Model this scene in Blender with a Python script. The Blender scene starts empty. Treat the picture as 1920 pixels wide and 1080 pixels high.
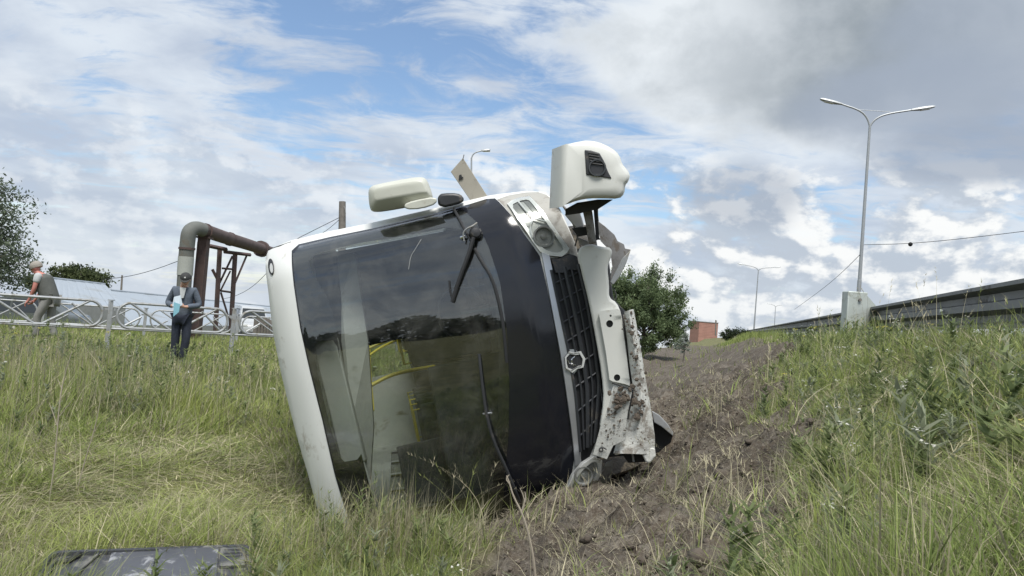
import bpy, bmesh, math, random
import numpy as np
from mathutils import Vector, Matrix, Quaternion
from mathutils.geometry import delaunay_2d_cdt
random.seed(7); RNG = np.random.default_rng(11)
scene = bpy.context.scene
COL = scene.collection
rad = math.radians

# ------------------------------------------------------------------ camera
FPX = 1387.0                       # focal length in photograph pixels
CAM = np.array([0.0, 0.0, 1.55])
PITCH, ROLL = rad(2.2), rad(4.5)
_f = np.array([0, math.cos(PITCH), math.sin(PITCH)])
_r0 = np.array([1.0, 0, 0]); _u0 = np.cross(_r0, _f)
CR = math.cos(ROLL) * _r0 + math.sin(ROLL) * _u0
CU = -math.sin(ROLL) * _r0 + math.cos(ROLL) * _u0
CF = _f
cam_data = bpy.data.cameras.new('camera')
cam_data.sensor_width = 36.0
cam_data.lens = FPX / 1920 * 36.0
cam_data.clip_start = 0.05; cam_data.clip_end = 5000
cam = bpy.data.objects.new('camera', cam_data); COL.objects.link(cam)
cam.matrix_world = Matrix(((CR[0], CU[0], -CF[0], CAM[0]), (CR[1], CU[1], -CF[1], CAM[1]),
                           (CR[2], CU[2], -CF[2], CAM[2]), (0, 0, 0, 1)))
scene.camera = cam

def ray(px, py):
    return CR * (px - 960) / FPX + CU * (540 - py) / FPX + CF
def pt(px, py, d):
    return CAM + ray(px, py) * d

# ------------------------------------------------------------------ colour management, world, sun
vs = scene.view_settings
vs.view_transform = 'Standard'; vs.look = 'None'; vs.exposure = 0.90; vs.gamma = 1.0; vs.use_curve_mapping = False
scene.cycles.max_bounces = 8; scene.cycles.transparent_max_bounces = 16
scene.cycles.diffuse_bounces = 3; scene.cycles.glossy_bounces = 4
scene.cycles.caustics_reflective = False; scene.cycles.caustics_refractive = False
scene.cycles.use_denoising = True

SUN_EL, SUN_AZ = rad(62), rad(174)     # azimuth from +y towards +x: behind the camera
sun_dir = np.array([math.sin(SUN_AZ) * math.cos(SUN_EL), math.cos(SUN_AZ) * math.cos(SUN_EL), math.sin(SUN_EL)])
sl = bpy.data.lights.new('sun', 'SUN'); sl.energy = 2.5; sl.angle = rad(24); sl.color = (1.0, 0.96, 0.9)
so = bpy.data.objects.new('sun', sl); COL.objects.link(so)
so.rotation_euler = Vector(tuple(-sun_dir)).to_track_quat('-Z', 'Y').to_euler()
so.location = (10, -10, 30)

class NT:
    """small helper for node trees"""
    def __init__(s, tree): s.t = tree; s.n = tree.nodes; s.l = tree.links
    def new(s, typ, props=None, **ins):
        n = s.n.new(typ)
        for k, v in (props or {}).items(): setattr(n, k, v)
        for k, v in ins.items():
            key = k.replace('_', ' ')
            if key.startswith('i') and key[1:].isdigit(): sock = n.inputs[int(key[1:])]
            else: sock = n.inputs[key]
            s.put(sock, v)
        return n
    def put(s, sock, v):
        if hasattr(v, 'is_output'): s.l.new(v, sock)
        elif isinstance(v, (tuple, list)) and sock.type == 'RGBA' and len(v) == 3: sock.default_value = (*v, 1)
        else: sock.default_value = v
    def m(s, op, a, b=0.0, c=None, clamp=False):
        n = s.n.new('ShaderNodeMath'); n.operation = op; n.use_clamp = clamp
        s.put(n.inputs[0], a); s.put(n.inputs[1], b)
        if c is not None: s.put(n.inputs[2], c)
        return n.outputs[0]
    def vm(s, op, a, b=(0, 0, 0)):
        n = s.n.new('ShaderNodeVectorMath'); n.operation = op
        s.put(n.inputs[0], a); s.put(n.inputs[1], b); return n.outputs[0]
    def comb(s, x, y, z):
        n = s.n.new('ShaderNodeCombineXYZ'); s.put(n.inputs[0], x); s.put(n.inputs[1], y); s.put(n.inputs[2], z); return n.outputs[0]
    def noise(s, vec, scale, detail=4, rough=0.5, dist=0.0, out=0):
        n = s.n.new('ShaderNodeTexNoise'); n.inputs['Scale'].default_value = scale
        n.inputs['Detail'].default_value = detail; n.inputs['Roughness'].default_value = rough
        n.inputs['Distortion'].default_value = dist
        if vec is not None: s.l.new(vec, n.inputs['Vector'])
        return n.outputs[out]
    def ss(s, v, lo, hi, a=0.0, b=1.0):
        n = s.n.new('ShaderNodeMapRange'); n.interpolation_type = 'SMOOTHSTEP'
        s.put(n.inputs[0], v); n.inputs[1].default_value = lo; n.inputs[2].default_value = hi
        n.inputs[3].default_value = a; n.inputs[4].default_value = b; return n.outputs[0]
    def mix(s, fac, a, b, blend='MIX'):
        n = s.n.new('ShaderNodeMix'); n.data_type = 'RGBA'; n.blend_type = blend
        s.put(n.inputs[0], fac); s.put(n.inputs[6], a); s.put(n.inputs[7], b); return n.outputs[2]

world = bpy.data.worlds.new('World'); scene.world = world; world.use_nodes = True
def build_world():
    t = NT(world.node_tree); t.n.clear()
    out = t.n.new('ShaderNodeOutputWorld'); bg = t.n.new('ShaderNodeBackground'); bg.inputs[1].default_value = 0.1
    t.l.new(bg.outputs[0], out.inputs[0])
    sky = t.new('ShaderNodeTexSky', dict(sky_type='NISHITA', sun_disc=False, sun_elevation=SUN_EL, sun_rotation=SUN_AZ,
                                         air_density=1.0, dust_density=0.6, ozone_density=1.5))
    D = t.n.new('ShaderNodeTexCoord').outputs['Generated']
    sp = t.n.new('ShaderNodeSeparateXYZ'); t.l.new(D, sp.inputs[0]); X, Y, Z = sp.outputs
    az = t.m('ARCTAN2', X, Y); el = t.m('ARCSINE', Z)
    zc = t.m('ADD', t.m('MAXIMUM', Z, 0.0), 0.16)
    P = t.comb(t.m('DIVIDE', X, zc), t.m('DIVIDE', Y, zc), 0.0)
    warp = t.vm('SCALE', t.vm('SUBTRACT', t.noise(P, 0.9, 3, .5, 0, 1), (.5, .5, .5)))
    t.n[-1].inputs['Scale'].default_value = 0.55 if 'Scale' in t.n[-1].inputs else 0
    Pw = t.vm('ADD', P, warp)
    Pr = t.n.new('ShaderNodeMapping'); Pr.inputs['Rotation'].default_value = (0, 0, rad(-24)); Pr.inputs['Scale'].default_value = (.72, 1.25, 1)
    t.l.new(Pw, Pr.inputs[0]); Ps = Pr.outputs[0]
    def blob(px, py, wx, wy):
        d = ray(px, py); d = d / np.linalg.norm(d)
        a0, e0 = math.atan2(d[0], d[1]), math.asin(d[2])
        dx = t.m('DIVIDE', t.m('SUBTRACT', az, a0), wx); dy = t.m('DIVIDE', t.m('SUBTRACT', el, e0), wy)
        return t.m('SQRT', t.m('ADD', t.m('MULTIPLY', dx, dx), t.m('MULTIPLY', dy, dy)))
    # high broken sheet, opening to blue
    n1 = t.noise(Ps, 1.15, 10, .60, .3); n1b = t.noise(Ps, 5.2, 8, .62, .5)
    base = t.m('ADD', t.m('MULTIPLY', n1, .50), t.m('MULTIPLY', n1b, .50))
    blue1 = t.ss(blob(860, 150, .38, .20), .25, 1.15, .100, 0.0)
    blue2 = t.ss(blob(1130, 290, .25, .12), .2, 1.1, .075, 0.0)
    blue3 = t.ss(blob(1900, 190, .12, .08), .2, 1.1, .06, 0.0)
    blue4 = t.ss(blob(470, 30, .14, .06), .2, 1.1, .07, 0.0)
    b = t.m('SUBTRACT', t.m('SUBTRACT', t.m('SUBTRACT', t.m('SUBTRACT', base, blue1), blue2), blue3), blue4)
    cov = t.ss(b, .345, .49)
    tone = t.noise(Pw, 1.7, 7, .58, .2)
    tone2 = t.noise(t.comb(az, t.m('MULTIPLY', el, 2.6), 3.0), 3.2, 6, .55, .3)
    tn = t.ss(t.m('ADD', t.m('MULTIPLY', tone, .5), t.m('MULTIPLY', tone2, .5)), .38, .60)
    c_sheet = t.mix(tn, (3.7, 4.25, 5.2), (5.6, 6.1, 6.7))
    col = t.mix(t.m('MULTIPLY', cov, .93), t.mix(.15, t.new('ShaderNodeHueSaturation', Saturation=1.18, Value=1.14, Color=sky.outputs[0]).outputs[0], (5, 5.6, 6.6)), c_sheet)
    # low heaped clouds towards the horizon
    V = t.comb(t.m('MULTIPLY', az, 1.0), t.m('MULTIPLY', el, 1.55), 0.0)
    def heap(vec):
        return t.m('ADD', t.m('MULTIPLY', t.noise(vec, 6.6, 9, .58, .15), .75), t.m('MULTIPLY', t.noise(vec, 17.0, 5, .55, 0), .25))
    h0 = heap(V); h1 = heap(t.vm('ADD', V, (.012, .022, 0.0)))
    low = t.ss(el, .02, .23, 1.0, 0.0)
    right = t.ss(az, -.25, .12, .35, 1.0)
    hc = t.m('MULTIPLY', t.ss(t.m('ADD', h0, t.m('MULTIPLY', low, .10)), .475, .545), t.m('MULTIPLY', t.ss(el, .17, .27, 1.0, 0.0), right))
    lit = t.ss(t.m('SUBTRACT', h0, h1), -.035, .055)
    ch = t.mix(lit, (3.8, 4.3, 5.0), (7.3, 7.4, 7.4))
    col = t.mix(t.m('MULTIPLY', hc, .9), col, ch)
    # the big grey cloud high on the right and its trailing fragments
    en = t.noise(t.comb(az, t.m('MULTIPLY', el, 1.5), 1.0), 7.0, 8, .55, .2); ens = t.m('MULTIPLY', t.m('SUBTRACT', en, .5), 1.05)
    def dark(px, py, wx, wy, lo, hi):
        r_ = t.m('ADD', blob(px, py, wx, wy), ens); return t.ss(r_, lo, hi, 1.0, 0.0)
    core_t = t.noise(t.comb(az, t.m('MULTIPLY', el, 1.4), 2.0), 5.0, 7, .55, .2)
    dk = dark(1540, 70, .335, .135, .74, 1.10)
    rim = t.ss(blob(1300, 90, .16, .16), .15, 1.1, 1.0, 0.0)
    edge = t.ss(t.m('ADD', blob(1540, 70, .335, .135), t.m('MULTIPLY', ens, .8)), .45, .98, 0.0, .62)
    tone_d = t.m('ADD', t.m('ADD', t.ss(core_t, .40, .64, 0.0, .40), edge), t.m('MULTIPLY', rim, .50), clamp=True)
    c_dk = t.mix(tone_d, (2.15, 2.5, 2.85), (6.0, 6.4, 6.8))
    col = t.mix(t.m('MULTIPLY', dk, .95), col, c_dk)
    for (px, py, wx, wy, k) in ((1830, 285, .13, .045, .75), (1380, 370, .09, .05, .6), (1700, 190, .16, .06, .8), (1900, 60, .16, .12, .7)):
        col = t.mix(t.m('MULTIPLY', dark(px, py, wx, wy, .55, 1.15), k), col, (2.7, 3.15, 3.9))
    haze = t.ss(el, -.02, .10, .35, 0.0)
    col = t.mix(haze, col, (5.2, 5.7, 6.3))
    col = t.mix(1.0, col, (.74, .735, .725), 'MULTIPLY')
    t.l.new(col, bg.inputs[0])
build_world()

# ------------------------------------------------------------------ helpers
def link(o, parent=None):
    COL.objects.link(o)
    if parent is not None: o.parent = parent
    return o
def tag(o, label=None, cat=None, group=None, kind=None):
    if label: o['label'] = label
    if cat: o['category'] = cat
    if group: o['group'] = group
    if kind: o['kind'] = kind
    return o
def empty(name, loc=(0, 0, 0), rotz=0.0, label=None, cat=None, group=None):
    o = bpy.data.objects.new(name, None); COL.objects.link(o)
    o.location = tuple(loc); o.rotation_euler = (0, 0, rotz); o.empty_display_size = .2
    return tag(o, label, cat, group)

class MB:
    def __init__(s): s.v = []; s.f = []
    def add(s, vs_, fs):
        b = len(s.v); s.v += [tuple(map(float, p)) for p in vs_]; s.f += [tuple(i + b for i in f) for f in fs]; return s
    def box(s, c, size, rot=None):
        hx, hy, hz = [k / 2 for k in size]
        ps = [np.array(p) for p in ((-hx,-hy,-hz),(hx,-hy,-hz),(hx,hy,-hz),(-hx,hy,-hz),(-hx,-hy,hz),(hx,-hy,hz),(hx,hy,hz),(-hx,hy,hz))]
        if rot is not None: ps = [np.array(rot @ Vector(tuple(p))) for p in ps]
        return s.add([p + np.array(c) for p in ps], [(0,3,2,1),(4,5,6,7),(0,1,5,4),(1,2,6,5),(2,3,7,6),(3,0,4,7)])
    def tube(s, pts, r, n=8, cap=True):
        pts = [np.array(p, float) for p in pts]
        rs = [r] * len(pts) if np.isscalar(r) else list(r)
        ring = []; ref = None
        for i, p in enumerate(pts):
            t_ = pts[min(i + 1, len(pts) - 1)] - pts[max(i - 1, 0)]; t_ = t_ / (np.linalg.norm(t_) + 1e-9)
            if ref is None:
                ref = np.cross(t_, [0, 0, 1.0])
                if np.linalg.norm(ref) < .2: ref = np.cross(t_, [1.0, 0, 0])
            ref = ref - t_ * ref.dot(t_); ref /= np.linalg.norm(ref) + 1e-9
            b = np.cross(t_, ref)
            ring.append([p + rs[i] * (math.cos(a) * ref + math.sin(a) * b) for a in np.linspace(0, 2 * math.pi, n, endpoint=False)])
        vs_ = [q for rg in ring for q in rg]; fs = []
        for i in range(len(pts) - 1):
            for k in range(n):
                k2 = (k + 1) % n; fs.append((i*n+k, i*n+k2, (i+1)*n+k2, (i+1)*n+k))
        if cap: fs += [tuple(range(n - 1, -1, -1)), tuple((len(pts)-1)*n + k for k in range(n))]
        return s.add(vs_, fs)
    def loft(s, rings, closed=True, cap=True):
        n = len(rings[0]); vs_ = [p for r_ in rings for p in r_]; fs = []
        for i in range(len(rings) - 1):
            for k in range(n if closed else n - 1):
                k2 = (k + 1) % n; fs.append((i*n+k, i*n+k2, (i+1)*n+k2, (i+1)*n+k))
        if cap and closed: fs += [tuple(range(n - 1, -1, -1)), tuple((len(rings)-1)*n + k for k in range(n))]
        return s.add(vs_, fs)
    def build(s, name, mat, parent=None, smooth=False, bevel=0.0, seg=2):
        me = bpy.data.meshes.new(name); me.from_pydata(s.v, [], s.f); me.update()
        bm = bmesh.new(); bm.from_mesh(me); bmesh.ops.recalc_face_normals(bm, faces=bm.faces); bm.to_mesh(me); bm.free()
        if mat is not None: me.materials.append(mat)
        o = bpy.data.objects.new(name, me); link(o, parent)
        if smooth:
            me.polygons.foreach_set('use_smooth', [True] * len(me.polygons))
        if bevel > 0:
            md = o.modifiers.new('bevel', 'BEVEL'); md.width = bevel; md.segments = seg; md.limit_method = 'ANGLE'; md.angle_limit = rad(35)
            md.harden_normals = False
            me.polygons.foreach_set('use_smooth', [True] * len(me.polygons))
            try: me.set_sharp_from_angle(angle=rad(50))
            except Exception: pass
        elif smooth:
            try: me.set_sharp_from_angle(angle=rad(smooth if smooth is not True else 42))
            except Exception: pass
        return o

def copy_tree(o, parent=None):
    c = o.copy(); COL.objects.link(c)
    if parent is not None: c.parent = parent
    for ch in list(o.children): copy_tree(ch, c)
    return c

# ------------------------------------------------------------------ materials
def mat(name, color, rough=.6, metal=0.0, var=.12, scale=6.0, bump=0.0, bscale=40.0, dirt=None, dirt_amt=.5, dscale=3.0, spec=.5, coat=0.0, detail=5):
    m = bpy.data.materials.new(name); m.use_nodes = True; t = NT(m.node_tree)
    p = t.n['Principled BSDF']
    co = t.n.new('ShaderNodeTexCoord').outputs['Object']
    n = t.noise(co, scale, detail, .6)
    c = np.array(color)
    cc = t.mix(n, tuple(c * (1 - var * 1.6)), tuple(np.minimum(c * (1 + var * 1.6), .95)))
    rr = t.m('ADD', rough - .08, t.m('MULTIPLY', t.noise(co, scale * 2.3, 4, .6), .16))
    if dirt is not None:
        dn = t.noise(co, dscale, 9, .68, .4)
        df = t.ss(dn, .62 - dirt_amt * .35, .74 - dirt_amt * .35)
        cc = t.mix(df, cc, dirt); rr = t.m('ADD', rr, t.m('MULTIPLY', df, .3), clamp=True)
    t.put(p.inputs['Base Color'], cc); t.put(p.inputs['Roughness'], rr)
    p.inputs['Metallic'].default_value = metal; p.inputs['Specular IOR Level'].default_value = spec
    p.inputs['Coat Weight'].default_value = coat
    if bump > 0:
        b = t.new('ShaderNodeBump', Strength=bump, Distance=.02, Height=t.noise(co, bscale, 6, .6)); t.l.new(b.outputs[0], p.inputs['Normal'])
    return m
def attr_mat(name, rough=.65, transl=.25, spec=.25):
    m = bpy.data.materials.new(name); m.use_nodes = True; t = NT(m.node_tree); p = t.n['Principled BSDF']
    a = t.n.new('ShaderNodeAttribute'); a.attribute_name = 'col'
    t.l.new(a.outputs['Color'], p.inputs['Base Color']); p.inputs['Roughness'].default_value = rough
    p.inputs['Specular IOR Level'].default_value = spec
    if transl > 0:
        tr = t.n.new('ShaderNodeBsdfTranslucent'); t.l.new(a.outputs['Color'], tr.inputs[0])
        mx = t.n.new('ShaderNodeMixShader'); mx.inputs[0].default_value = transl
        t.l.new(p.outputs[0], mx.inputs[1]); t.l.new(tr.outputs[0], mx.inputs[2])
        t.l.new(mx.outputs[0], t.n['Material Output'].inputs[0])
    return m
def glass_mat(name, tint=(.5, .55, .55), ior=1.9, rough=.01, bump=0.0, smear=0.0):
    m = bpy.data.materials.new(name); m.use_nodes = True; t = NT(m.node_tree); t.n.clear()
    out = t.n.new('ShaderNodeOutputMaterial')
    fr = t.n.new('ShaderNodeFresnel'); geo = t.n.new('ShaderNodeNewGeometry')
    t.put(fr.inputs[0], t.m('ADD', ior, t.m('MULTIPLY', geo.outputs['Backfacing'], 1.0 / ior - ior)))
    tr = t.n.new('ShaderNodeBsdfTransparent'); tr.inputs[0].default_value = (*tint, 1)
    gl = t.n.new('ShaderNodeBsdfGlossy'); gl.inputs[0].default_value = (1, 1, 1, 1); gl.inputs['Roughness'].default_value = rough
    co = t.n.new('ShaderNodeTexCoord').outputs['Object']
    if bump > 0:
        b = t.new('ShaderNodeBump', Strength=bump, Distance=.05, Height=t.noise(co, 1.6, 3, .5)); t.l.new(b.outputs[0], gl.inputs['Normal'])
    mx = t.n.new('ShaderNodeMixShader'); t.l.new(fr.outputs[0], mx.inputs[0]); t.l.new(tr.outputs[0], mx.inputs[1]); t.l.new(gl.outputs[0], mx.inputs[2])
    last = mx.outputs[0]
    if smear > 0:
        df = t.n.new('ShaderNodeBsdfDiffuse'); df.inputs[0].default_value = (.35, .35, .33, 1)
        f = t.m('MULTIPLY', t.ss(t.noise(co, 2.2, 9, .7, .8), .42, .75), smear)
        m2 = t.n.new('ShaderNodeMixShader'); t.l.new(f, m2.inputs[0]); t.l.new(last, m2.inputs[1]); t.l.new(df.outputs[0], m2.inputs[2]); last = m2.outputs[0]
    t.l.new(last, out.inputs[0]); return m

M = dict(
    white=mat('white_paint', (.66, .675, .66), .5, var=.04, scale=2, coat=.0, spec=.35, dirt=(.34, .31, .26), dirt_amt=.12, dscale=2.2),
    bumper=mat('white_plastic', (.60, .61, .575), .45, var=.05, scale=3, dirt=(.50, .49, .44), dirt_amt=.12, dscale=7),
    muddy=mat('muddy_white_plastic', (.56, .57, .54), .55, var=.08, scale=5, dirt=(.26, .24, .21), dirt_amt=.34, dscale=9, bump=.35),
    fender=mat('dusty_fender', (.36, .355, .325), .55, var=.08, scale=5, dirt=(.25, .235, .21), dirt_amt=.35, dscale=7),
    cream=mat('cream_plastic', (.50, .51, .45), .42, var=.05, scale=4, dirt=(.35, .33, .27), dirt_amt=.1, dscale=5),
    black=mat('gloss_black', (.011, .012, .016), .15, var=.1, coat=.12, spec=.5, dirt=(.05, .05, .05), dirt_amt=.05, dscale=1.7),
    frit=mat('black_glass_border', (.009, .010, .012), .5, var=.1),
    rubber=mat('black_rubber', (.016, .017, .019), .6, var=.2),
    plastic=mat('dark_plastic', (.03, .032, .036), .45, var=.2, dirt=(.13, .11, .09), dirt_amt=.2, dscale=6),
    grille=mat('grille_plastic', (.035, .038, .044), .4, var=.2, dirt=(.10, .09, .075), dirt_amt=.12, dscale=6),
    silver=mat('satin_silver', (.50, .52, .54), .35, metal=.7, var=.06),
    chrome=mat('chrome', (.80, .81, .82), .12, metal=1.0, var=.03),
    hlsilver=mat('headlight_silver', (.76, .77, .76), .3, metal=.35, var=.06, dirt=(.35, .33, .28), dirt_amt=.2, dscale=12),
    hlbase=mat('headlight_base', (.42, .43, .42), .3, metal=.2, var=.08, scale=20),
    hlgrey=mat('headlight_grey', (.21, .215, .21), .3, metal=.3, var=.15, scale=30),
    plate=mat('dirty_plate', (.56, .57, .54), .5, var=.1, dirt=(.17, .155, .13), dirt_amt=.22, dscale=30, bump=.2),
    steel=mat('bare_steel', (.22, .21, .20), .5, metal=.5, var=.25, dirt=(.15, .13, .11), dirt_amt=.3, dscale=9, bump=.2),
    galv=mat('galvanised_steel', (.34, .355, .365), .5, metal=.35, var=.14, scale=9, dirt=(.26, .25, .22), dirt_amt=.3, dscale=6),
    galvdark=mat('weathered_barrier_steel', (.15, .155, .155), .5, metal=.4, var=.08, scale=2, dirt=(.115, .108, .098), dirt_amt=.2, dscale=3),
    galvpale=mat('pale_galvanised_steel', (.46, .50, .47), .55, metal=.25, var=.1, scale=7, dirt=(.30, .32, .28), dirt_amt=.3, dscale=5),
    beige=mat('beige_panel', (.33, .31, .26), .6, var=.08, dirt=(.2, .18, .15), dirt_amt=.2, dscale=4),
    lining=mat('grey_lining', (.46, .47, .455), .65, var=.08, scale=3, dirt=(.25, .25, .23), dirt_amt=.2),
    floor_in=mat('dark_floor', (.10, .10, .10), .7, var=.2),
    seat=mat('dark_seat_fabric', (.05, .054, .058), .8, var=.3, scale=14),
    yellow=mat('yellow_handrail', (.80, .66, .05), .4, var=.08),
    tyre=mat('tyre_rubber', (.022, .022, .022), .8, var=.25, dirt=(.14, .12, .09), dirt_amt=.4, dscale=5, bump=.4),
    rust=mat('rust_steel', (.085, .055, .050), .8, var=.25, scale=5, bump=.3, dirt=(.07, .06, .06), dirt_amt=.3),
    pipe=mat('grey_pipe_wrap', (.125, .132, .122), .75, var=.15, scale=3, bump=.2, bscale=14, dirt=(.13, .12, .10), dirt_amt=.3, dscale=2),
    pipepale=mat('pale_pipe_wrap', (.34, .355, .33), .7, var=.1, scale=3, bump=.2, bscale=14),
    piperust=mat('rusty_pipe', (.085, .062, .058), .8, var=.3, scale=3, bump=.3, bscale=10),
    roof=mat('grey_blue_roof_sheet', (.30, .34, .38), .5, var=.06, scale=.6, dirt=(.25, .27, .28), dirt_amt=.2, dscale=.5),
    shedwall=mat('shed_wall', (.30, .31, .31), .8, var=.15),
    wood=mat('grey_wood', (.17, .155, .14), .85, var=.25, bump=.3),
    concrete=mat('grey_concrete', (.30, .30, .285), .8, var=.12, bump=.2),
    lamp=mat('lamp_steel', (.34, .36, .37), .5, metal=.4, var=.08),
    lens=mat('lamp_lens', (.55, .56, .55), .3, var=.05),
    brick=mat('far_brick', (.36, .20, .16), .85, var=.18, scale=.8),
    bark=mat('bark', (.13, .115, .10), .9, var=.35, bump=.5),
    carwhite=mat('white_car_paint', (.42, .44, .45), .25, var=.03, coat=.4),
    cargrey=mat('dark_green_grey_car_paint', (.075, .085, .08), .25, var=.05, coat=.4),
    carglass=mat('dark_car_glass', (.02, .024, .026), .06, var=.1, spec=.8),
    skin=mat('skin', (.50, .30, .22), .55, var=.08, scale=20),
    redskin=mat('sunburnt_skin', (.46, .19, .155), .55, var=.08, scale=20),
    hair=mat('grey_hair', (.27, .25, .22), .8, var=.3, scale=60, bump=.4),
    jacket=mat('blue_grey_jacket', (.085, .105, .135), .85, var=.25, scale=12, bump=.4),
    shirt=mat('light_grey_shirt', (.40, .42, .42), .85, var=.1, scale=12, bump=.2),
    vest=mat('dark_grey_vest', (.085, .09, .083), .85, var=.2, scale=12, bump=.3),
    jeans=mat('dark_trousers', (.022, .028, .044), .85, var=.3, scale=14, bump=.3),
    khaki=mat('grey_trousers', (.20, .20, .19), .85, var=.2, scale=14, bump=.3),
    capm=mat('dark_cap', (.035, .036, .036), .85, var=.25, scale=30),
    shoe=mat('black_shoes', (.02, .02, .02), .6, var=.2),
    paper=mat('pale_blue_paper', (.55, .63, .70), .7, var=.05),
    cyan=mat('blue_folder', (.22, .46, .56), .5, var=.06),
    tray=mat('slate_plastic', (.045, .048, .056), .35, var=.12, dirt=(.16, .16, .15), dirt_amt=.3, dscale=6),
    traypale=mat('scuffed_slate_plastic', (.075, .08, .095), .5, var=.08, dirt=(.26, .27, .29), dirt_amt=.25, dscale=9),
    clod=mat('soil_clod', (.095, .078, .062), .95, var=.4, scale=9, bump=.6, bscale=25),
    twig=mat('dry_twig', (.34, .30, .24), .85, var=.2),
    leafdark=None,
)
M['glass'] = glass_mat('windscreen_glass', (.82, .84, .825), ior=1.75, bump=.02, smear=.09)
M['sideglass'] = glass_mat('side_window_glass', (.80, .83, .81), ior=1.45, smear=.35)
M['lensglass'] = glass_mat('clear_lens', (.93, .94, .93), ior=1.22, rough=.10, smear=.05)
M['leaf'] = attr_mat('leaf', .6, .4, .2)
M['grass'] = attr_mat('grass_blade', .6, .45, .25)
# ------------------------------------------------------------------ bus pose (needed by the terrain)
BUS_D = 5.6
VPX, VPY = 740, 650
def to_cam(v): return np.array([v.dot(CR), v.dot(CU), v.dot(CF)])
BX = -(ray(VPX, VPY)); BX /= np.linalg.norm(BX)                 # forward axis of the bus
ang = rad(12.0)
BZ = -math.cos(ang) * CR - math.sin(ang) * CU; BZ -= BX * BZ.dot(BX); BZ /= np.linalg.norm(BZ)   # its up axis
BY = np.cross(BZ, BX)                                           # its left axis (skywards)
EMB = pt(1075, 678, BUS_D)
BO = EMB - BZ * 0.75
BM = np.array([BX, BY, BZ])
def to_bus(p): return BM @ (np.asarray(p) - BO)
def from_bus(b): return BO + BM.T @ np.asarray(b)
HALF = 1.19
def F(y, z):
    """front surface of the bus: how far forward it stands at (y, z)"""
    y = np.asarray(y, float); z = np.asarray(z, float); a = np.abs(y - .14)
    x = -.17 * (a / 1.15) ** 2.4
    e = np.clip((a - .95) / .32, 0, 1.1); x = x - .17 * e ** 2.2
    x = x - .29 * np.clip(z - 1.0, 0, 1.62)
    t = np.clip((z - 2.58) / .36, 0, 1.1); x = x - .26 * t ** 2.2
    return x
RO = BM @ (CAM - BO)
def on_front(px, py, off=0.0):
    d = BM @ ray(px, py); t = BUS_D
    for _ in range(40):
        p = RO + d * t
        t = (float(F(p[1], p[2])) + off - RO[0]) / d[0]
    return RO + d * t
def in_bus(px, py, depth):            # a point seen at a pixel, at a camera depth, in bus coordinates
    return to_bus(pt(px, py, depth))

# ------------------------------------------------------------------ terrain
kn = [(-400, 1.40), (-1.0, 1.40), (-.5, 1.42), (.35, 1.56), (.8, 1.45), (1.3, 1.15), (2, .68), (2.6, .42), (3.3, .12), (4, -.06), (5.2, -.14), (8, -.06), (14, .08), (30, .1), (600, .1)]
_s = np.arange(-30, 60, .05); _z = np.interp(_s, [k[0] for k in kn], [k[1] for k in kn])
_k = np.hanning(15); _k /= _k.sum(); _z = np.convolve(np.pad(_z, 7, 'edge'), _k, 'valid')
def bank(x, y): return (2.08 + .298 * y - x) / 1.0435
def sstep(v, a, b):
    t = np.clip((v - a) / (b - a), 0, 1); return t * t * (3 - 2 * t)
def vnoise(x, y, sc, seed):
    """smooth value noise"""
    x = np.asarray(x) * sc; y = np.asarray(y) * sc
    xi = np.floor(x).astype(np.int64); yi = np.floor(y).astype(np.int64); fx = x - xi; fy = y - yi
    def h(a, b):
        n = (a * 374761393 + b * 668265263 + seed * 982451653) & 0x7fffffff
        n = ((n ^ (n >> 13)) * 1274126177) & 0x7fffffff
        return ((n ^ (n >> 16)) & 0xffff) / 65535.0
    u = fx * fx * (3 - 2 * fx); v = fy * fy * (3 - 2 * fy)
    return (h(xi, yi) * (1 - u) + h(xi + 1, yi) * u) * (1 - v) + (h(xi, yi + 1) * (1 - u) + h(xi + 1, yi + 1) * u) * v
def fbm(x, y, sc, seed, o=4, g=.5):
    a = 1; s_ = 0; tot = 0
    for i in range(o): s_ = s_ + a * (vnoise(x, y, sc * 2 ** i, seed + i) - .5); tot += a; a *= g
    return s_ / tot
YMIN = -1.17
def bus_plane(x, y):
    """height of the bus's lower side over (x, y)"""
    n = BY; p0 = from_bus((0, YMIN, 0)); return p0[2] - (n[0] * (x - p0[0]) + n[1] * (y - p0[1])) / n[2]
def footprint(x, y):
    z = bus_plane(x, y); P = np.stack([x - BO[0], y - BO[1], z - BO[2]], -1); bx = P @ BX; bz = P @ BZ
    dx = np.maximum(np.maximum(-6.8 - bx, bx + .30), 0); dz = np.maximum(np.maximum(.30 - bz, bz - 2.86), 0)
    return np.sqrt(dx * dx + dz * dz)
DIRTW = None
def base_h(x, y):
    x = np.asarray(x, float); y = np.asarray(y, float)
    s = bank(x, y); z = np.interp(s, _s, _z)
    z = z + fbm(x, y, .5, 3, 3) * .16 * sstep(s, .4, 2)
    z = z - 1.6 * sstep(y, 23, 34) * sstep(s, 7, 12) - .036 * np.maximum(y - 38, 0) * sstep(s, 9, 18)
    return z
def height(x, y):
    x = np.asarray(x, float); y = np.asarray(y, float)
    z = base_h(x, y); d = footprint(x, y); pl = bus_plane(x, y)
    w = 1 - sstep(d, 0.0, np.where(pl < z, .42, .55))
    z = z * (1 - w) + (pl - .03) * w
    if TC is not None:
        k = 1 - sstep(np.hypot(x - TC[0], (y - TC[1])), .55, 1.1); z = z * (1 - k) + TC[2] * k
    return z
TC = None
def hit(px, py, tmax=80.0):
    r_ = ray(px, py); t = np.concatenate([np.arange(1.2, 14, .01), np.arange(14, tmax, .04)])
    P = CAM[None] + r_[None] * t[:, None]; below = P[:, 2] < height(P[:, 0], P[:, 1])
    i = np.argmax(below) if below.any() else len(t) - 1
    return P[i]
TC = hit(280, 1075)
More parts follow.
